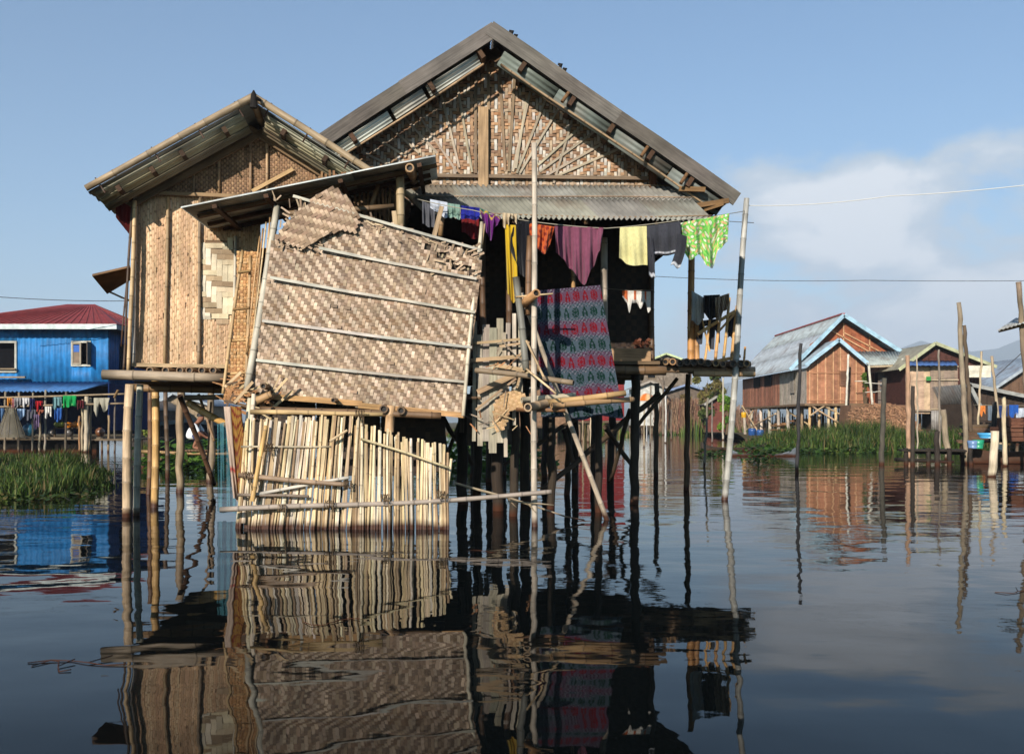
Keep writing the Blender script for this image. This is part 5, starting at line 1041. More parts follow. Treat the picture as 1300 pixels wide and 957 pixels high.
hut('far_hut', 'far grey roofed hut seen between the stilts at the left', 198, 268, 546, 515, 499, 85, 8, C(150, 130, 104), C(130, 142, 156), xap=222, group=FH, wins=((210, 216, 525, 534),))
hut('far_hut', 'dark thatched hut in shade left of the jetty', 160, 200, 556, 520, 508, 78, 6, C(70, 60, 52), C(90, 84, 76), group=FH)
hut('net_shed', 'low shed hung with dark navy netting behind the crouching person', 196, 292, 568, 541, 533, 52, 4, C(30, 42, 58), C(90, 92, 94), group=None, legs=False)
rh = hut('red_hut', 'red walled hut far behind the patterned blanket', 736, 792, 534, 468, 458, 62, 5, C(120, 20, 22), C(120, 100, 90), group=FH, wallmat='paint')
hut('far_hut', 'far brown hut half hidden behind the tall pole', 655, 720, 541, 500, 486, 82, 6, C(130, 100, 76), C(130, 124, 116), group=FH, wins=((668, 676, 510, 525),))
# orange umbrella-like tarp and poles seen right of the stilts
tg = thing('orange_parasol', 'orange and white parasol beyond the stilts right of the blanket', 'parasol', P(820, 545, 60))
mb = MB(); c = P(821, 499, 60); rg = []
for j, (rr_, dz) in enumerate(((.02, .0), (.28, -.08), (.48, -.28), (.55, -.46))): rg.append([mb.vert(c + V(rr_ * math.cos(a * math.pi / 8), rr_ * math.sin(a * math.pi / 8), dz), C(236, 120, 50) if (a // 2) % 2 else C(236, 190, 140)) for a in range(16)])
for j in range(3):
    for a in range(16): mb.face([rg[j][a], rg[j][(a + 1) % 16], rg[j + 1][(a + 1) % 16], rg[j + 1][a]], False)
mb.build('canopy', 'cloth', tg); mb = MB(); mb.tube([V(c.x, c.y, .1), c - Z * .02], .025, C(200, 200, 200), 6); mb.build('pole', 'plastic', tg)
for i, (px, yt, yb, D, r_, cc) in enumerate(((845, 500, 0, 60, .06, C(200, 196, 186)), (826, 490, 0, 55, .05, C(130, 116, 100)), (852, 520, 0, 70, .06, C(120, 104, 90)), (818, 520, 0, 50, .04, C(170, 150, 120)), (740, 520, 0, 40, .04, C(150, 130, 104)), (750, 520, 0, 45, .05, C(190, 170, 140)), (692, 520, 0, 40, .05, C(190, 180, 160)), (904, 510, 0, 60, .05, C(130, 120, 110)), (918, 480, 0, 70, .07, C(190, 180, 160)), (596, 500, 0, 45, .05, C(120, 100, 80)))):
    mb = MB(); p = Wt(px, D); mb.pole(p - Z * .5, P(px, yt, D), r_, r_ * .9, cc, 6)
    tag(mb.build('mooring_stake', 'wood'), ['pale stake right of the orange parasol', 'dark stake left of the pale one by the parasol', 'brown stake behind the parasol', 'thin straw coloured stake left of the parasol', 'thin brown stake beneath the patterned blanket', 'pale stake beneath the patterned blanket', 'pale stake right beside the tall upright pole', 'grey stake beneath the bamboo deck', 'tall pale stake at the far shore left of the brown house', 'dark stake behind the fence end, among the hyacinth'][i], 'stake', 'stakes standing in the lake behind the tall house')

# =================================================================== brown house, right
rb = thing('brown_house', 'reddish brown plank house on stilts with pale blue gable edges and grey roof', 'house', V(22, 72, .2))
D0 = 65.0
bw = C(166, 116, 86); bw2 = C(150, 84, 58)
fz = P(0, 512, D0).z
xl = P(1024, 0, D0).x; xm = P(1098, 0, D0).x; xr = P(1146, 0, D0).x; Dk = 83.0
ez = P(0, 467, D0).z
def planks(mb, a, b_, z0, z1f, cc, w_=.28, v=.18, n=None):
    L = (b_ - a).length; k = max(1, int(L / w_)); d = (b_ - a) / k
    nr = d.cross(Z).normalized()
    for i in range(k):
        z1a, z1b = z1f((i) / k), z1f((i + 1) / k); p, q = a + d * i, a + d * (i + .97)
        c1 = jit(cc, v); off = nr * R.choice((0, .012))
        mb.prism([V(p.x, p.y, z0) + off, V(q.x, q.y, z0) + off, V(q.x, q.y, z1b) + off, V(p.x, p.y, z1a) + off], -nr * .04, c1)
mb = MB(); az_ = P(0, 436, D0).z; xa_ = P(1064, 0, D0).x
def gab(q):
    x = xl + (xm - xl) * q; return ez + (az_ - ez) * (1 - abs(x - xa_) / max(xa_ - xl, xm - xa_)) if abs(x - xa_) < max(xa_ - xl, xm - xa_) else ez
planks(mb, V(xl, D0, 0), V(xm, D0, 0), fz, gab, bw, .22, .2); mb.build('porch_wall', 'wood', rb)
mb = MB()
for px in (1027, 1037, 1047, 1057, 1066, 1076, 1086, 1096): mb.hexa(V(P(px, 0, D0).x, D0 - .06, fz), Z * (gab((P(px, 0, D0).x - xl) / (xm - xl)) - fz - .1), AX * .06, AY * .04, C(206, 160, 120))
for py in (509, 474): mb.hexa(V(xl, D0 - .07, P(0, py, D0).z), AX * (xm - xl), AY * .04, Z * .08, C(170, 120, 88))
mb.build('wall_batten', 'wood', rb)
mb = MB(); p = P(1067, 489, D0 - .1); mb.hexa(p, AX * .62, AY * .04, Z * .9, C(104, 74, 56)); frame(mb, p.x - .05, p.x + .67, p.z - .05, p.z + .95, D0 - .14, .06, C(130, 92, 68)); mb.build('shutter', 'wood', rb)
# long left wall
xbk = xl
mb = MB(); planks(mb, V(xl, Dk, 0), V(xl, 71.5, 0), fz - .15, lambda q: ez, C(158, 106, 82), .3, .25); planks(mb, V(xl, 71.5, 0), V(xl, D0, 0), fz - .15, lambda q: ez, C(176, 162, 144), .3, .12); mb.build('side_wall', 'wood', rb)
for d_ in (73.6, 77.0):
    mb = MB(); mb.hexa(V(xl - .08, d_, P(0, 490, 75).z), AY * 2.0, AX * .05, Z * .8, (.012, .01, .01)); mb.build('window', 'dark', rb)
mb = MB(); mb.hexa(V(xl - .1, 67.6, P(0, 499, 68).z), AY * 1.0, AX * .04, Z * 1.5, C(150, 138, 124)); mb.build('shutter', 'wood', rb)
# main roof
Dm = 66.5; apm = P(1071, 400, Dm); sl_ = P(1018, 441, Dm); srr = P(1147, 452, Dm)
rg_ = C(172, 180, 180)
low = V(xl - .7, Dm, ez - .05)
for tag_, lo_, lob in (('l', low, None), ('r', P(1152, 452, Dm), None)):
    for k in range(3):
        mb = MB(); d = (lo_ - apm); a = apm + d * (k / 3 - (.02 if k else 0)) + Z * .03 * (2 - k); e = apm + d * ((k + 1) / 3) + Z * .03 * (2 - k); bk = AY * (Dk - Dm + .6)
        mb.corr(a, a + bk, e, e + bk, 60, .03, jit(rg_, .06), nt=1); mb.build('roof_sheet', 'tin', rb)
    mb = MB(); mb.board(apm - AY * .1, lo_ - AY * .1, .26, .05, AY, C(158, 190, 206)); mb.build('verge_board', 'paint', rb)
mb = MB(); mb.hexa(apm + V(-.12, 0, .04), AY * (Dk - Dm + .6), AX * .24, Z * .1, C(170, 84, 78)); mb.build('ridge_cap', 'paint', rb)
mb = MB(); g0, g1 = P(1028, 452, Dm + .8), P(1140, 452, Dm + .8); ga = P(1071, 408, Dm + .8)
kx = lambda q: g0.z + (ga.z - g0.z) * max(0, 1 - abs((g0.x + (g1.x - g0.x) * q) - ga.x) / ((g1.x - g0.x) * .58)); planks(mb, V(g0.x, Dm + .8, 0), V(g1.x, Dm + .8, 0), fz, kx, C(150, 88, 60), .3, .2); mb.build('gable_wall', 'wood', rb)
mb = MB()
for x0_, y0_, x1_, y1_ in ((1071, 410, 1071, 452), (1071, 422, 1128, 452), (1056, 420, 1110, 450), (1104, 428, 1104, 452)): mb.board(P(x0_, y0_, Dm + .7), P(x1_, y1_, Dm + .7), .08, .04, AY, C(196, 150, 110))
mb.build('gable_batten', 'wood', rb)
# porch roof
pa = P(1065, 431, D0 - .6)
for lo_, sg in ((P(1022, 464, D0 - .6), -1), (P(1103, 463, D0 - .6), 1)):
    mb = MB(); dpt = 3.0 if sg < 0 else 2.2; mb.corr(pa, pa + AY * dpt, lo_, lo_ + AY * dpt, 10, .03, jit(C(164, 176, 184), .05), nt=1); mb.build('porch_roof', 'tin', rb)
    mb = MB(); mb.board(pa - AY * .06, lo_ - AY * .06, .24, .05, AY, C(164, 194, 210)); mb.build('verge_board', 'paint', rb)
mb = MB(); mb.corr(P(1082, 446, 66.2), P(1146, 446, 66.2), P(1104, 464, 63.8), P(1152, 462, 63.8), 16, .03, C(158, 164, 158), nt=1); mb.build('veranda_roof', 'tin', rb)
mb = MB(); mb.board(P(1104, 465, 63.9), P(1152, 463, 63.9), .16, .06, AY, C(190, 170, 140)); mb.build('eave_board', 'wood', rb)
mb = MB(); mb.hexa(V(xm, Dm + 1.5, fz), AX * (P(1121, 0, 68).x - xm), AY * .06, Z * 2.4, (.012, .01, .009)); mb.build('doorway', 'dark', rb)  # near-black panel stands for the shade in the door opening
mb = MB(); planks(mb, V(P(1119, 0, D0).x, D0 + .6, 0), V(P(1146, 0, D0).x, D0 + .6, 0), fz - .1, lambda q: ez, C(130, 116, 104), .3, .2)
for py in (478, 483, 489, 495): mb.hexa(V(P(1121, 0, D0).x, D0 + .5, P(0, py, D0).z), AX * 1.2, AY * .04, Z * .06, C(104, 110, 120))
mb.build('veranda_wall', 'wood', rb)
for x0_, y0_, x1_, y1_, r_ in ((1077, 450, 1073, 545, .07), (1103, 464, 1109, 530, .08), (1146, 455, 1144, 510, .08), (1098, 486, 1122, 487, .03), (1098, 498, 1122, 497, .03), (1085, 484, 1100, 484, .03)):
    mb = MB(); mb.pole(P(x1_, y1_, 63.4), P(x0_, y0_, 63.4), r_, r_, C(206, 198, 180), 7); mb.build('veranda_post', 'wood', rb)
mb = MB(); mb.hexa(V(xl - .2, D0 - .3, fz - .16), AX * (xr - xl + .3), AY * 18, Z * .14, C(120, 96, 72)); mb.build('floor', 'wood', rb)
for px, D, cc in ((1028, 65, C(206, 170, 120)), (1040, 66, C(190, 160, 120)), (1052, 65, C(196, 176, 140)), (1061, 65, C(210, 180, 130)), (1075, 68, C(150, 130, 104)), (1088, 66, C(120, 100, 80)), (1018, 67, C(150, 126, 96)), (1100, 65, C(140, 120, 96)), (1120, 66, C(110, 92, 74)), (1140, 66, C(110, 92, 74))):
    mb = MB(); p = Wt(px, D); mb.pole(V(p.x, D, -.3), V(p.x, D, fz - .12), .1, .09, cc, 7); mb.build('stilt', 'wood', rb)
for d_ in (67, 69.5, 72, 74.5, 77, 80, 82.5):
    mb = MB(); mb.pole(V(xl + .1, d_, -.3), V(xl, d_, fz - .12), .13, .11, jit(C(190, 176, 156), .15), 7); mb.build('stilt', 'wood', rb)
for x0_, y0_, D1, x1_, y1_, D2 in ((1030, 515, 64.8, 1078, 545, 64.8), (1028, 528, 64.8, 1048, 514, 64.8), (942, 515, 81, 967, 555, 76), (948, 545, 80, 985, 525, 72), (1000, 522, 70, 1035, 545, 66), (1046, 515, 64.9, 1100, 545, 65.2), (950, 530, 79, 960, 515, 79)):
    mb = MB(); mb.pole(P(x0_, y0_, D1), P(x1_, y1_, D2), .06, .05, jit(C(190, 160, 124), .15), 6); mb.build('brace', 'wood', rb)
mb = MB()
for k in range(60):
    x = xl + .3 + (xr - xl - .5) * k / 60; mb.hexa(V(x, D0 + 3.5 + R.uniform(-.1, .1), .2), Z * R.uniform(1.2, 2.1), AX * R.uniform(.05, .12), AY * .03, jit(C(84, 66, 50), .35))
for k in range(60):
    mb.hexa(V(xl + 1.2 + R.uniform(-.1, .1), D0 + 4 + k * .22, .2), Z * R.uniform(1.0, 2.1), AY * R.uniform(.08, .14), AX * .03, jit(C(84, 66, 50), .35))
mb.build('under_screen', 'wood', rb)
# clutter under the brown house
G5 = 'household clutter stored under the brown house'
for nm, lb, ct, px, py, D, s_, cc in (('firewood_bundle', 'bundle of firewood under the left end of the brown house', 'firewood', 985, 545, 72, .5, C(150, 110, 74)), ('firewood_bundle', 'bundle of firewood near the middle stilts of the brown house', 'firewood', 1008, 540, 70, .5, C(130, 92, 64))):
    mb = MB()
    for k in range(14): p = P(px, py, D) + V(R.uniform(-.5, .5), R.uniform(-.3, .3), R.uniform(-.3, .4)); mb.pole(p, p + V(R.uniform(.8, 1.3), R.uniform(-.2, .2), R.uniform(-.1, .1)), .05, .04, jit(cc, .2), 6, .01)
    tag(mb.build(nm, 'wood'), lb, ct, G5)
def drum(nm, lb, ct, p, r_, h, cc, g=None, matn='plastic'):
    t = thing(nm, lb, ct, p, g); mb = MB(); mb.tube([p, p + Z * .02, p + Z * h * .33, p + Z * h * .36, p + Z * h * .66, p + Z * h * .7, p + Z * h], [r_ * .92, r_, r_, r_ * 1.04, r_, r_ * 1.04, r_ * .96], cc, 12); mb.build('body', matn, t)
    mb = MB(); mb.tube([p + Z * h, p + Z * (h + .03)], [r_ * .9, r_ * .8], jit(cc, .2), 12); mb.build('lid', matn, t); return t
drum('plastic_drum', 'blue drum under the brown house', 'drum', V(P(955, 0, 76).x, 76, .15), .3, .6, C(40, 80, 140), G5)
drum('plastic_drum', 'second blue drum right of the first under the brown house', 'drum', V(P(965, 0, 75).x, 75, .15), .28, .5, C(50, 90, 150), G5)
drum('plastic_can', 'small yellow can hung between the stilts of the brown house', 'can', V(P(952, 0, 76).x, 78, 1.6), .2, .4, C(226, 170, 40), G5)
drum('plastic_can', 'small yellow can on the brown house veranda', 'can', V(P(1141, 0, 65).x, 64.4, fz), .15, .35, C(226, 180, 40), G5)
tag(tree('potted_plant', 'leafy green plant in the dark doorway of the brown house', 1098, 63.9, 500, 470, 8, [C(110, 140, 50)], n=300, cat='plant', lf=.12), None)
# brown heap of thatch on the bank
mb = MB(); hp = P(1120, 512, 60)
for _ in range(2600):
    u_, v_ = R.uniform(-1, 1), R.uniform(0, 1); x = P(1120, 0, 60).x + u_ * 1.9; z = .2 + v_ * 2.2 * (1 - .25 * abs(u_) ** 3); y = 58.6 + v_ * 1.8 + R.uniform(-.1, .3)
    p = V(x, y, z); d = V(R.uniform(-.35, .35), R.uniform(-.05, .05), R.uniform(-.4, .1)); s = V(.02, 0, .02); c1 = jit(R.choice([C(150, 108, 78), C(128, 92, 66), C(166, 124, 90)]), .2)
    mb.face([mb.vert(p - s, c1), mb.vert(p + s, c1), mb.vert(p + d + s, c1), mb.vert(p + d - s, c1)])
mb.prism([V(hp.x - 1.9, 60.5, .2), V(hp.x + 1.9, 60.5, .2), V(hp.x + 1.6, 60.5, 2.3), V(hp.x - 1.7, 60.5, 2.3)], AY * 2, C(120, 88, 64))
tag(mb.build('thatch_heap', 'weave'), 'brown thatch heap on the shore between the two right hand houses', 'thatch heap')

# =================================================================== second house, right
sh2 = hut('maroon_house', 'maroon gabled house with a yellow edged roof behind the tall paired poles', 1150, 1245, 520, 462, 436, 62, 9, C(82, 50, 42), C(156, 150, 130), xap=1183, over=16, verge=C(178, 178, 140), wins=())
mb = MB(); planks(mb, P(1150, 0, 60.5), P(1181, 0, 60.5), P(0, 525, 60.5).z, lambda q: P(0, 464 + 2 * q, 60.5).z, C(190, 160, 132), .35, .15)
planks(mb, P(1181, 0, 60.4), P(1216, 0, 60.4), P(0, 521, 60.5).z, lambda q: P(0, 464, 60.5).z, C(150, 130, 112), .2, .1); mb.build('front_wall', 'wood', sh2)
mb = MB()
for py in (466, 483, 520): mb.hexa(V(P(1181, 0, 60.3).x, 60.25, P(0, py, 60.3).z), AX * 1.7, AY * .05, Z * .07, C(180, 160, 132))
mb.hexa(V(P(1150, 0, 60.3).x, 60.3, P(0, 522, 60.3).z), AX * 3.1, AY * .05, Z * .1, C(150, 130, 110)); mb.build('wall_batten', 'wood', sh2)
mb = MB(); mb.hexa(V(P(1176, 0, 60.2).x, 60.2, P(0, 483, 60.2).z), AX * .28, AY * .03, Z * .24, C(60, 150, 70)); mb.build('green_patch', 'paint', sh2)
mb = MB(); mb.corr(P(1153, 458, 61.5), P(1213, 458, 61.5), P(1155, 464, 59.8), P(1216, 464, 59.8), 9, .015, C(70, 100, 150), nt=1); mb.build('blue_awning', 'paint', sh2)
mb = MB(); mb.hexa(P(1228, 479, 61), AX * (30 * 61 / FP), AY * .05, Z * (15 * 61 / FP), C(220, 212, 190)); mb.build('white_panel', 'paint', sh2)
mb = MB(); mb.corr(P(1182, 546, 60.2), P(1220, 546, 60.2), P(1182, 521, 60.2), P(1220, 521, 60.2), 12, .02, C(150, 144, 138), nt=1); mb.build('lower_panel', 'tin', sh2)
# low grey roofs at right edge
lr = hut('grey_shed', 'low shed under a wide grey tin roof at the right edge', 1236, 1330, 545, 512, 488, 56, 7, C(70, 56, 46), C(130, 128, 124), xap=1225, over=10, wins=())
lr2 = hut('grey_shed', 'grey roofed shed with a dark window behind the wide tin roof at the right edge', 1262, 1370, 530, 492, 452, 70, 10, C(110, 84, 66), C(150, 162, 174), xap=1320, wins=((1283, 1290, 500, 520), (1297, 1308, 500, 520)))
# tin roof corner sticking in at the right edge
rc = thing('near_shed', 'corner of a tin shed roof poking in at the right frame edge', 'shed', Wt(1330, 26))
mb = MB(); mb.corr(P(1266, 420, 25), P(1360, 392, 25), P(1290, 404, 28), P(1380, 380, 28), 18, .015, C(176, 180, 176), nt=1); mb.build('roof_sheet', 'tin', rc)
mb = MB(); mb.board(P(1268, 418, 25.2) - Z * .05, P(1355, 396, 25.2) - Z * .05, .07, .05, AY, C(120, 92, 60)); mb.build('rafter', 'wood', rc)
for px, D in ((1352, 25.3), (1362, 27.6), (1312, 27.5)):
    mb = MB(); p = Wt(px, D); mb.pole(p - Z * .6, V(p.x, D, P(0, 402, D).z), .06, .05, C(130, 110, 88), 7); mb.build('post', 'wood', rc)
# tall poles right
GP = 'weathered poles standing in the water at the right'
for lb, pxb, pyw, pxt, pyt, r_, cc in (('tallest weathered pole, left one of a close pair in front of the maroon house', 1228, 589, 1217, 384, .085, C(150, 134, 112)), ('dark shorter twin of the tallest weathered pole', 1236, 587, 1224, 413, .07, C(96, 80, 64)), ('thick pole cut by the right frame edge top', 1312, 600, 1293, 358, .08, C(130, 112, 92)), ('pale leaning pole at the right, in front of the shed roof', 1240, 577, 1246, 446, .05, C(190, 168, 136)), ('grey pole leaning left beside the pale leaning pole', 1272, 580, 1259, 452, .06, C(170, 150, 124)), ('pale stout stub pole by the boat', 1259, 605, 1263, 547, .11, C(214, 196, 166)), ('straight pale pole right of the stout stub', 1276, 592, 1274, 504, .07, C(206, 186, 152)), ('slim dark pole left of the brown house porch', 1012, 600, 1017, 436, .05, C(56, 54, 54)), ('dark tapering pole in the grass before the thatch heap', 1119, 590, 1123, 480, .085, C(84, 78, 68)), ('reddish pale pole at the end of the thatch heap', 1154, 584, 1152, 451, .085, C(176, 140, 112)), ('grey thin pole against the maroon house front', 1193, 575, 1192, 444, .05, C(130, 118, 104)), ('short thin grey pole at the left wall of the maroon house', 1177, 560, 1177, 476, .04, C(110, 104, 100)), ('dark short pole beside the reddish pole', 1159, 590, 1159, 490, .07, C(64, 56, 48)), ('thick leaning stump beside the dark jetty', 1204, 583, 1197, 520, .12, C(150, 132, 110)), ('slim pole standing left of the small weed clump', 894, 592, 899, 505, .035, C(130, 120, 104)), ('dark stub rising from the jetty left part', 1190, 590, 1190, 547, .09, C(54, 46, 40)), ('dark stub behind the blue tub on the boat', 1262, 588, 1262, 510, .09, C(70, 62, 56)), ('slender stake in front of the brown house right corner', 1165, 572, 1164, 450, .04, C(176, 160, 136))):
    wpole(lb, pxb, pyw, pxt, pyt, r_, cc, 'pole', GP, name='wooden_pole')
# thin rope on the right and dark cable diagonal
rope('guy_rope', 'dark slanting rope above the far right shed', [P(1262, 480, 45), P(1330, 418, 45)], .02, C(70, 70, 72))
# jetty and boats
jt = thing('dark_jetty', 'low dark weathered plank jetty at the right water edge', 'jetty', Wt(1200, 30))
for k in range(8):
    mb = MB(); a = P(1143 + k * 3, 571 + k * .5, 30 + k * .25); mb.board(a, a + V((70 - k * 3) * 30 / FP * 1.2, .1, R.uniform(-.05, .02)), .24, .05, V(0, -.1, 1), jit(C(64, 54, 46), .25), warp=.01); mb.build('plank', 'wood', jt)
for px in (1150, 1178, 1205, 1232):
    mb = MB(); p = Wt(px, 30); mb.pole(p - Z * .5, p + Z * .5, .08, .07, C(50, 42, 36), 7); mb.build('post', 'wood', jt)
mb = MB(); mb.pole(P(1136, 583, 30), P(1210, 586, 30), .06, .05, C(44, 38, 32), 7); mb.build('log', 'wood', jt)
def boat(name, label, xa, xb, pyw, cc, D=None, hgt=.35, wid=.9):
    D = FP * CH / (pyw - HY); t = thing(name, label, 'boat', Wt((xa + xb) / 2, D)); mb = MB(); a, e = Wt(xa, D), Wt(xb, D); n = 16
    secs = []
    for i in range(n + 1):
        q = i / n; x = a.x + (e.x - a.x) * q; w_ = wid / 2 * math.sin(math.pi * (.08 + .84 * q)) ** .6; sh_ = hgt + .25 * (2 * q - 1) ** 4
        secs.append([V(x, D + s * w_ * k, z * 1) for s, k, z in ((-1, 1, sh_), (-1, .8, .02), (-1, .35, -.12), (1, .35, -.12), (1, .8, .02), (1, 1, sh_))])
    ids = [[mb.vert(p, jit(cc, .06)) for p in s] for s in secs]; inn = [[mb.vert(V(p.x, D + (p.y - D) * .9, p.z + (.04 if 0 < j < 5 else 0)), jit(cc, .1)) for j, p in enumerate(s)] for s in secs]
    for i in range(n):
        for j in range(5): mb.face([ids[i][j], ids[i + 1][j], ids[i + 1][j + 1], ids[i][j + 1]]); mb.face([inn[i][j + 1], inn[i + 1][j + 1], inn[i + 1][j], inn[i][j]])
        for j in (0, 5): mb.face([ids[i][j], inn[i][j], inn[i + 1][j], ids[i + 1][j]])
    mb.face(ids[0]); mb.face(ids[-1]); mb.build('hull', 'wood', t)
    mb = MB()
    for q in (.25, .5, .75): mb.hexa(V(a.x + (e.x - a.x) * q, D - wid * .42, hgt - .06), AY * wid * .84, AX * .18, Z * .03, jit(cc, .2))
    mb.build('seat', 'wood', t); return t
boat('wooden_boat', 'dark wooden boat loaded with timber at the right edge', 1222, 1370, 588, C(84, 60, 46))
boat('sunken_boat', 'low half sunken plank boat left of the leaning pole reflections', 890, 975, 572, C(60, 52, 44), hgt=.14, wid=.5)
boat('grey_boat', 'pale grey narrow boat lying low beside the grass at the deck', 925, 1010, 579, C(110, 116, 122), hgt=.07, wid=.35)
Dj = 31.0
mb = MB()
for k in range(7): a = P(1217 + R.uniform(-4, 8), 560 - k * 3, Dj + k * .15); mb.board(a, a + V(R.uniform(1.6, 2.6), R.uniform(-.2, .2), R.uniform(-.1, .1)), .2, .05, V(0, -.3, 1), jit(C(110, 86, 64), .25), warp=.01)
tag(mb.build('timber_stack', 'wood'), 'loose pile of brown boards above the dark boat', 'timber')
for i, (x0_, y0_, w_, h_) in enumerate(((1275, 560, 42, 18), (1284, 544, 40, 14))):
    t = thing('plank_crate', ['lower brown plank crate at the right frame edge', 'upper brown plank crate at the right frame edge'][i], 'crate', P(x0_ + 10, y0_, 29.5), 'crates at the right frame edge')
    for k in range(3):
        mb = MB(); a = P(x0_, y0_, 29.5) + Z * k * h_ / 3 * 29.5 / FP; mb.hexa(a, AX * w_ * 29.5 / FP, AY * .04, Z * (h_ / 3 - .8) * 29.5 / FP, jit(C(110, 72, 54), .2)); mb.build('slat', 'wood', t)
    mb = MB(); a = P(x0_, y0_, 29.55); mb.hexa(a + AY * .03, AX * w_ * 29.5 / FP, AY * .8, Z * .05, C(100, 66, 50)); mb.hexa(a + V(0, .85, 0), AX * w_ * 29.5 / FP, AY * .04, Z * h_ * 29.5 / FP, C(100, 66, 50)); mb.hexa(a + AY * .04, AY * .8, AX * .04, Z * h_ * 29.5 / FP, C(100, 66, 50)); mb.build('box', 'wood', t)
G6 = 'plastic tubs around the boat'
for lb, px, py, r_, h, cc in (('blue shallow tub on top of the boards', 1256, 556, .35, .16, C(80, 170, 220)), ('green bucket under the board pile', 1242, 569, .17, .26, C(40, 150, 110)), ('pale blue bucket left of the green one', 1235, 569, .16, .24, C(110, 140, 180)), ('white bowl behind the stout pale stub pole', 1270, 570, .2, .14, C(220, 220, 214))):
    p = P(px, py, 30.2); mb = MB(); mb.tube([p, p + Z * h * .5, p + Z * h, p + Z * h, p + Z * h * .2], [r_ * .75, r_ * .9, r_, r_ * .92, r_ * .7], cc, 14); tag(mb.build('plastic_tub', 'plastic'), lb, 'tub', G6)
G7 = 'laundry in front of the far right sheds'
for nm, lb, xa, xb, ya, yb, cc in (('blue_cloth', 'deep blue cloth hanging beneath the far right shed roof', 1281, 1293, 514, 528, C(40, 90, 170)), ('grey_shirt', 'grey shirt hanging beneath the wide grey tin roof', 1254, 1264, 515, 532, C(110, 120, 130)), ('orange_cloth', 'orange cloth hanging left of the grey shirt', 1243, 1251, 515, 525, C(220, 130, 60)), ('white_shirt', 'white shirt hanging at the right frame edge', 1290, 1300, 518, 530, C(200, 206, 214)), ('navy_cloth', 'navy cloth hanging beside the deep blue one', 1268, 1279, 515, 530, C(40, 60, 110))):
    cloth(nm, lb, 'clothing', ((xa, ya), (xb, ya)), [(0, yb), (.4, yb + 3), (.7, yb - 2), (1, yb)], 0, flat(cc, .08), 2, .06, D=54, group=G7, NS=14, NT=8)
rope('laundry_line', 'cord carrying the laundry of the far right sheds', [P(1236, 514, 54.1), P(1320, 515, 54.1)], .015, C(150, 140, 120))
# =================================================================== small jetty with a crouching person, left
jl = thing('stick_jetty', 'narrow stick jetty behind the left stilts with a person crouched on it', 'jetty', Wt(235, 27))
JD = 27.0
for k in range(3):
    mb = MB(); mb.bam(P(178, 573 + k, JD + k * .25), P(292, 576 + k * .3, JD + k * .25), .045, .04, C(150, 116, 76)); mb.build('rail', 'bamboo', jl)
for px in (182, 205, 238, 262, 288):
    mb = MB(); p = Wt(px, JD + .2); mb.pole(p - Z * .6, p + Z * .5, .05, .045, C(100, 78, 58), 7); mb.build('post', 'wood', jl)
mb = MB()
for k in range(12): a = P(232 + k * 4, 574, JD); mb.hexa(V(a.x, JD - .1, .50), AY * .8, AX * .07, Z * .03, jit(C(130, 100, 70), .2))
mb.build('deck_slats', 'wood', jl)
pz = .53; pc = P(242, 0, JD + .2); pX = pc.x
per = thing('person', 'person in a white shirt crouching on the stick jetty, seen between the left stilts', 'person', V(pX, JD + .2, pz))
me = bpy.data.meshes.new('body'); 
J = {'pel': (0, 0, .26), 'sp': (.03, 0, .46), 'ch': (.12, -.02, .64), 'nk': (.22, -.03, .76), 'hd': (.30, -.04, .84), 'ht': (.34, -.04, .95),
 'kl': (.30, .10, .50), 'al': (.10, .12, .07), 'tl': (.26, .14, .03), 'kr': (.32, -.12, .48), 'ar': (.12, -.14, .07), 'tr': (.28, -.16, .03),
 'sl': (.16, .16, .66), 'el': (.30, .20, .46), 'wl': (.46, .14, .36), 'sr': (.16, -.18, .66), 'er': (.30, -.22, .46), 'wr': (.46, -.12, .34), 'fl': (.52, .13, .34), 'fr': (.52, -.11, .32)}
RD = {'pel': .13, 'sp': .12, 'ch': .13, 'nk': .055, 'hd': .10, 'ht': .075, 'kl': .065, 'al': .045, 'tl': .035, 'kr': .065, 'ar': .045, 'tr': .035, 'sl': .06, 'el': .042, 'wl': .03, 'sr': .06, 'er': .042, 'wr': .03, 'fl': .03, 'fr': .03}
E_ = [('pel', 'sp'), ('sp', 'ch'), ('ch', 'nk'), ('nk', 'hd'), ('hd', 'ht'), ('pel', 'kl'), ('kl', 'al'), ('al', 'tl'), ('pel', 'kr'), ('kr', 'ar'), ('ar', 'tr'), ('ch', 'sl'), ('sl', 'el'), ('el', 'wl'), ('wl', 'fl'), ('ch', 'sr'), ('sr', 'er'), ('er', 'wr'), ('wr', 'fr')]
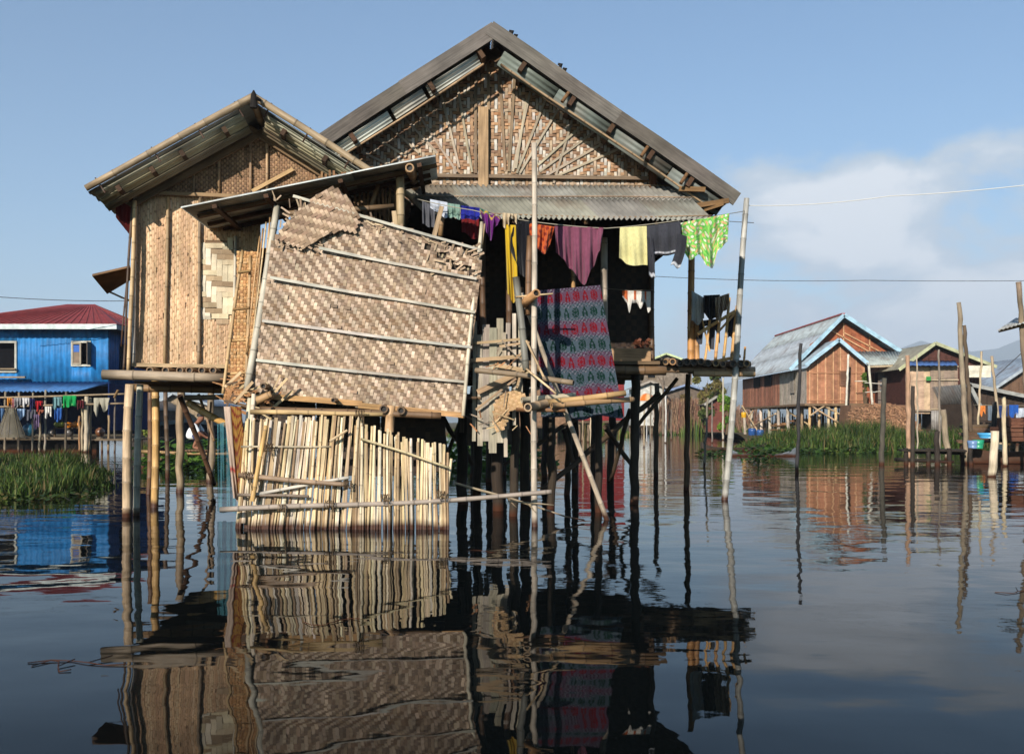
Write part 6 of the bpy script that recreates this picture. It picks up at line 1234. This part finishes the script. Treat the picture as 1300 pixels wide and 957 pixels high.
def skin_obj(name, keys, edges, rad, mcol, mult=1.0):
    me = bpy.data.meshes.new(name); me.from_pydata([J[k] for k in keys], [(keys.index(a), keys.index(b_)) for a, b_ in edges], [])
    o = bpy.data.objects.new(name, me); COL.objects.link(o); o.parent = per
    md = o.modifiers.new('skin', 'SKIN'); o.modifiers.new('sub', 'SUBSURF').render_levels = 2
    if not me.skin_vertices: me.attributes.new if False else None
    return o, me
import bmesh
def skinned(name, keys, edges, mult, matn_, colr):
    bm = bmesh.new(); ly = bm.verts.layers.skin.verify(); vs = []
    for i, k in enumerate(keys):
        v = bm.verts.new(J[k]); r_ = RD[k] * mult; v[ly].radius = (r_, r_); v[ly].use_root = (i == 0); vs.append(v)
    for a, b_ in edges: bm.edges.new((vs[keys.index(a)], vs[keys.index(b_)]))
    me = bpy.data.meshes.new(name); bm.to_mesh(me); bm.free()
    o = bpy.data.objects.new(name, me); COL.objects.link(o); o.parent = per; o.modifiers.new('skin', 'SKIN'); s = o.modifiers.new('sub', 'SUBSURF'); s.levels = 2; s.render_levels = 2
    mt = bpy.data.materials.new(name); mt.use_nodes = True; bs_ = mt.node_tree.nodes['Principled BSDF']; bs_.inputs['Base Color'].default_value = (*colr, 1); bs_.inputs['Roughness'].default_value = .75; me.materials.append(mt)
    return o
skinned('body', list(J.keys()), E_, 1.0, None, C(130, 84, 60))
skinned('shirt', ['pel', 'sp', 'ch', 'sl', 'sr', 'el', 'er'], [('pel', 'sp'), ('sp', 'ch'), ('ch', 'sl'), ('ch', 'sr'), ('sl', 'el'), ('sr', 'er')], 1.28, None, C(224, 224, 222))
skinned('shorts', ['pel', 'kl', 'kr'], [('pel', 'kl'), ('pel', 'kr')], 1.1, None, C(34, 46, 96))
mb = MB(); hc = V(pX, JD + .2, pz) + V(.30, -.03, .92)
for j in range(6):
    pass
rg = []
for j in range(6):
    a = math.pi * .55 * j / 5; rg.append([mb.vert(hc + V(math.cos(q * math.pi / 6) * .105 * math.sin(a) - .02, math.sin(q * math.pi / 6) * .1 * math.sin(a), .105 * math.cos(a) + .0), (.02, .016, .014)) for q in range(12)])
for j in range(5):
    for q in range(12): mb.face([rg[j][q], rg[j][(q + 1) % 12], rg[j + 1][(q + 1) % 12], rg[j + 1][q]], True)
mb.build('hair', 'skin', per)

for o in list(bpy.data.objects):
    if '_loc' in o: del o['_loc']
